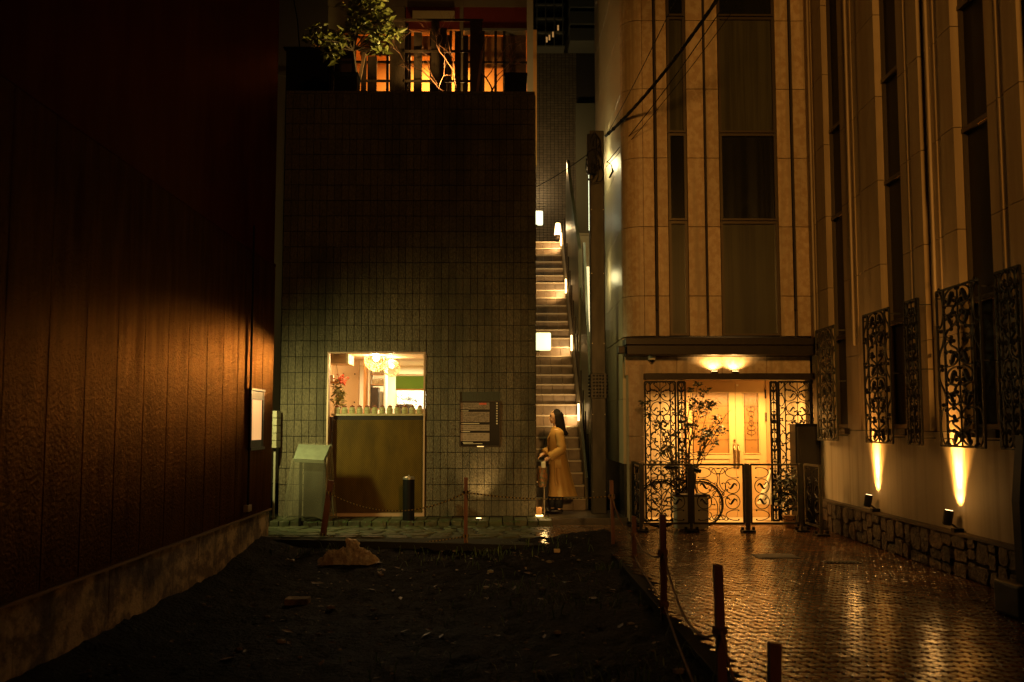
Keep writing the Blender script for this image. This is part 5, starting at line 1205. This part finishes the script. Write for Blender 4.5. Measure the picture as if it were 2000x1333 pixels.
# coat
coatm = M('camel_wool', (.46,.265,.07), .85, bump=((60,60,60), .3, .003), var=((5,5,2), .8, (.38,.215,.055)))
ctm = MB()
rg = [(.28,.090,0,.240,.235,.06,0),(.34,.084,0,.226,.225,.052,.2),(.5,.068,0,.200,.21,.044,.4),(.65,.05,0,.176,.20,.036,.6),(.8,.035,0,.160,.19,.024,.8),(.92,.02,0,.142,.18,.014,1),(.975,.018,0,.134,.172,.008,1),(1.05,.018,0,.138,.178,.012,1.2),(1.15,.015,0,.135,.19,.01,1.3),(1.25,.013,0,.125,.195,.006,1.3),(1.32,.014,0,.105,.18,.0,1.3),(1.36,.016,0,.078,.125,0,0),(1.385,.016,0,.060,.075,0,0)]
loft(ctm, rg, 56, cap=False)
for sh0, el0, wr0, sd in ((shR,elR,wrR,-1),(shL,elL,wrL,1)):
    sh1 = sh0+Vector((0,-.0*sd,.02)); a = []; rr0 = []
    for i in range(15):
        t_ = i/14
        p = sh1.lerp(el0, t_*2) if t_ < .5 else el0.lerp(wr0, (t_-.5)*1.84)
        a.append(p+Vector((.006*math.sin(i*2.2),0,0))); rr0.append((.074-.010*t_)*(1+.06*math.sin(i*2.6)))
    rr0[-1] = .068; rr0[-2] = .070; rr0[0] = .06; ctm.tube(a, rr0, 16, cap=True)
coat = ctm.build('coat', coatm, pe, smooth=True)
m_ = MB()
for sy in (-1,1): m_.add([L(-.045,sy*.03,1.40), L(-.03,sy*.075,1.385), L(-.135,sy*.10,1.20), L(-.135,sy*.03,1.04), L(-.128,sy*.008,1.10)], [(0,1,2,4),(4,2,3)])
m_.tube([L(.075,-.05,1.36), L(.08,0,1.375), L(.075,.05,1.36), L(.02,.075,1.37), L(-.04,.05,1.365), L(-.05,.02,1.33)], .018, 8); m_.tube([L(.02,-.075,1.37), L(.075,-.05,1.36)], .018, 8).tube([L(-.05,-.02,1.33), L(-.04,-.05,1.365), L(.02,-.075,1.37)], .018, 8)
lp = m_.build('lapel', coatm, coat); sdm = lp.modifiers.new('t','SOLIDIFY'); sdm.thickness = .008
m_ = MB(); n = 40
pts = [L(.019+.140*math.cos(2*math.pi*i/n), .179*math.sin(2*math.pi*i/n), .965+.004*math.sin(i)) for i in range(n)]
for dz in (-.018,-.006,.006,.018): m_.tube([p+Vector((0,0,dz)) for p in pts], .0085, 5, closed=True)
m_.tube([L(-.02,-.182,.96), L(-.03,-.205,.8), L(-.02,-.222,.55), L(-.0,-.235,.46)], [.014,.013,.013,.014], 5)
m_.build('belt', coatm, coat)
for (w0, e0) in ((wrR, elR), (wrL, elL)):
    d = (w0-e0).normalized(); c = w0-d*.045; MB().tube([c-d*.035, c+d*.03], .073, 16, cap=False).build('cuff', coatm, coat)
MB().box(*(lambda p: (p.x-.06, p.x+.05, p.y-.012, p.y+.0, p.z-.07, p.z+.07))(L(.02,-.212,.80)), .004).build('pocket_flap', coatm, coat)
m_ = MB()
for sy, dx in ((-.07,.04),(.07,-.06)): m_.tube([L(dx,sy,.09), L(dx,sy,.20), L(dx*.9,sy,.44)], [.058,.066,.09], 14)
m_.build('trousers', M('black_cloth', (.012,.011,.012), .8), pe, smooth=True)
m_ = MB()
for sy, dx in ((-.07,.04),(.07,-.06)): m_.ball(L(dx-.05,sy,.045), .058, 9, (2.1,.85,.75)).box(*(lambda p: (p.x, p.x+.06, p.y-.03, p.y+.03, p.z, p.z+.05))(L(dx-.01,sy,.001)), .005)
m_.build('shoes', M('black_leather', (.012,.01,.01), .35), pe, smooth=True)
# things she holds
hd0 = wrR+(wrR-elR).normalized()*.08
hb = empty('handbag', hd0-Vector((.02,0,.45)), 'orange-brown patterned handbag hanging from the woman\'s hand', 'handbag')
bx_ = hd0.x-.045; by_ = hd0.y
m_ = MB(); n = 24
for j in range(9):
    t_ = j/8; rx = .055+.03*math.sin(math.pi*t_*.8+.3); ry = .12+.04*math.sin(math.pi*t_)
    for i in range(n): a = 2*math.pi*i/n; f = 1+.06*math.sin(a*5+j); m_.v.append((bx_+rx*f*math.cos(a), by_+ry*f*math.sin(a), hd0.z-.42+.32*t_))
for j in range(8):
    for i in range(n): m_.f.append((j*n+i, j*n+(i+1)%n, (j+1)*n+(i+1)%n, (j+1)*n+i))
m_.f.append(tuple(range(n))[::-1]); m_.f.append(tuple(8*n+i for i in range(n)))
m_.build('bag_body', M('patterned_bag', (.38,.15,.05), .5, var=((26,26,26), 1.8, (.10,.12,.06))), hb, smooth=True)
m_ = MB()
for dy in (-.05,.05): m_.tube([(bx_-.03,by_+dy,hd0.z-.13), (bx_+.0,by_+dy*.6,hd0.z-.03), (bx_+.03,by_,hd0.z-.005), (bx_+.05,by_+dy*.6,hd0.z-.04), (bx_+.05,by_+dy,hd0.z-.13)], .008, 6)
m_.build('handle', M('brown_leather', (.12,.05,.02), .4), hb)
MB().box(bx_-.02,bx_+.05,by_-.15,by_-.05,hd0.z-.12,hd0.z-.02,.015).build('white_packet', M('white_box'), hb)
ub = L(-.10,-.12,.80); um = empty('umbrella', L(-.13,-.12,.1), 'furled black umbrella held upright in front of the coat', 'umbrella')
u0 = wrR+(wrR-elR).normalized()*.05+Vector((.03,.0,0)); u1 = Vector((u0.x-.055, u0.y, .12))
MB().tube([u0-Vector((0,0,.08)), u0.lerp(u1,.3), u0.lerp(u1,.7), u0.lerp(u1,.95)], [.018,.034,.026,.008], 10).build('canopy', M('black_cloth'), um, smooth=True)
MB().tube([u0+Vector((-.02,0,.06)), u0+Vector((.0,0,.09)), u0+Vector((.012,0,.05)), u0-Vector((0,0,.08))], .009, 8).tube([u0.lerp(u1,.94), u1], .004, 5).build('handle', M('brown_leather'), um)
# low rail with glowing box beside the wall corner
rl = empty('low_metal_rail', (.62, 15.95, 0), 'low pale metal rail at the brick house corner before the woman', 'rail')
rx0, rx1, ry_ = .50, PX(1063,15.9), 15.93
zt_ = PZ(942,15.9)
MB().tube([(rx1,ry_,.08),(rx1,ry_,zt_),(rx0+.06,ry_,zt_)], .011, 8).build('rail', M('pale_rail', (.6,.5,.35), .3, .5), rl)
MB().tube([(rx1,ry_+.3,.08),(rx1,ry_+.3,zt_),(rx1,ry_,zt_)], .011, 8).build('side_rail', M('pale_rail'), rl)
gx = PX(1052,15.9)
fl_ = empty('floor_lantern', (gx, 15.7, .08), 'small glowing floor lantern at the foot of the brick house corner', 'lamp')
MB().box(PX(1046,15.7), PX(1060,15.7), 15.6, 15.75, .085, PZ(1006,15.7), .01).build('diffuser', M('floor_lens', (1,.8,.5), .4, emit=(1,.62,.22), es=5), fl_)
MB().box(PX(1046,15.7), PX(1058,15.7), 15.61, 15.74, PZ(1006,15.7)+.002, PZ(990,15.7), .015).build('cap', M('amber_cap', (.4,.2,.07), .5), fl_)
lamp('POINT', 'floor_lantern_light', (PX(1062,15.6), 15.45, .30), 2.5, (1,.6,.2), .05)
# light on the woman: added spot near the wall lamps
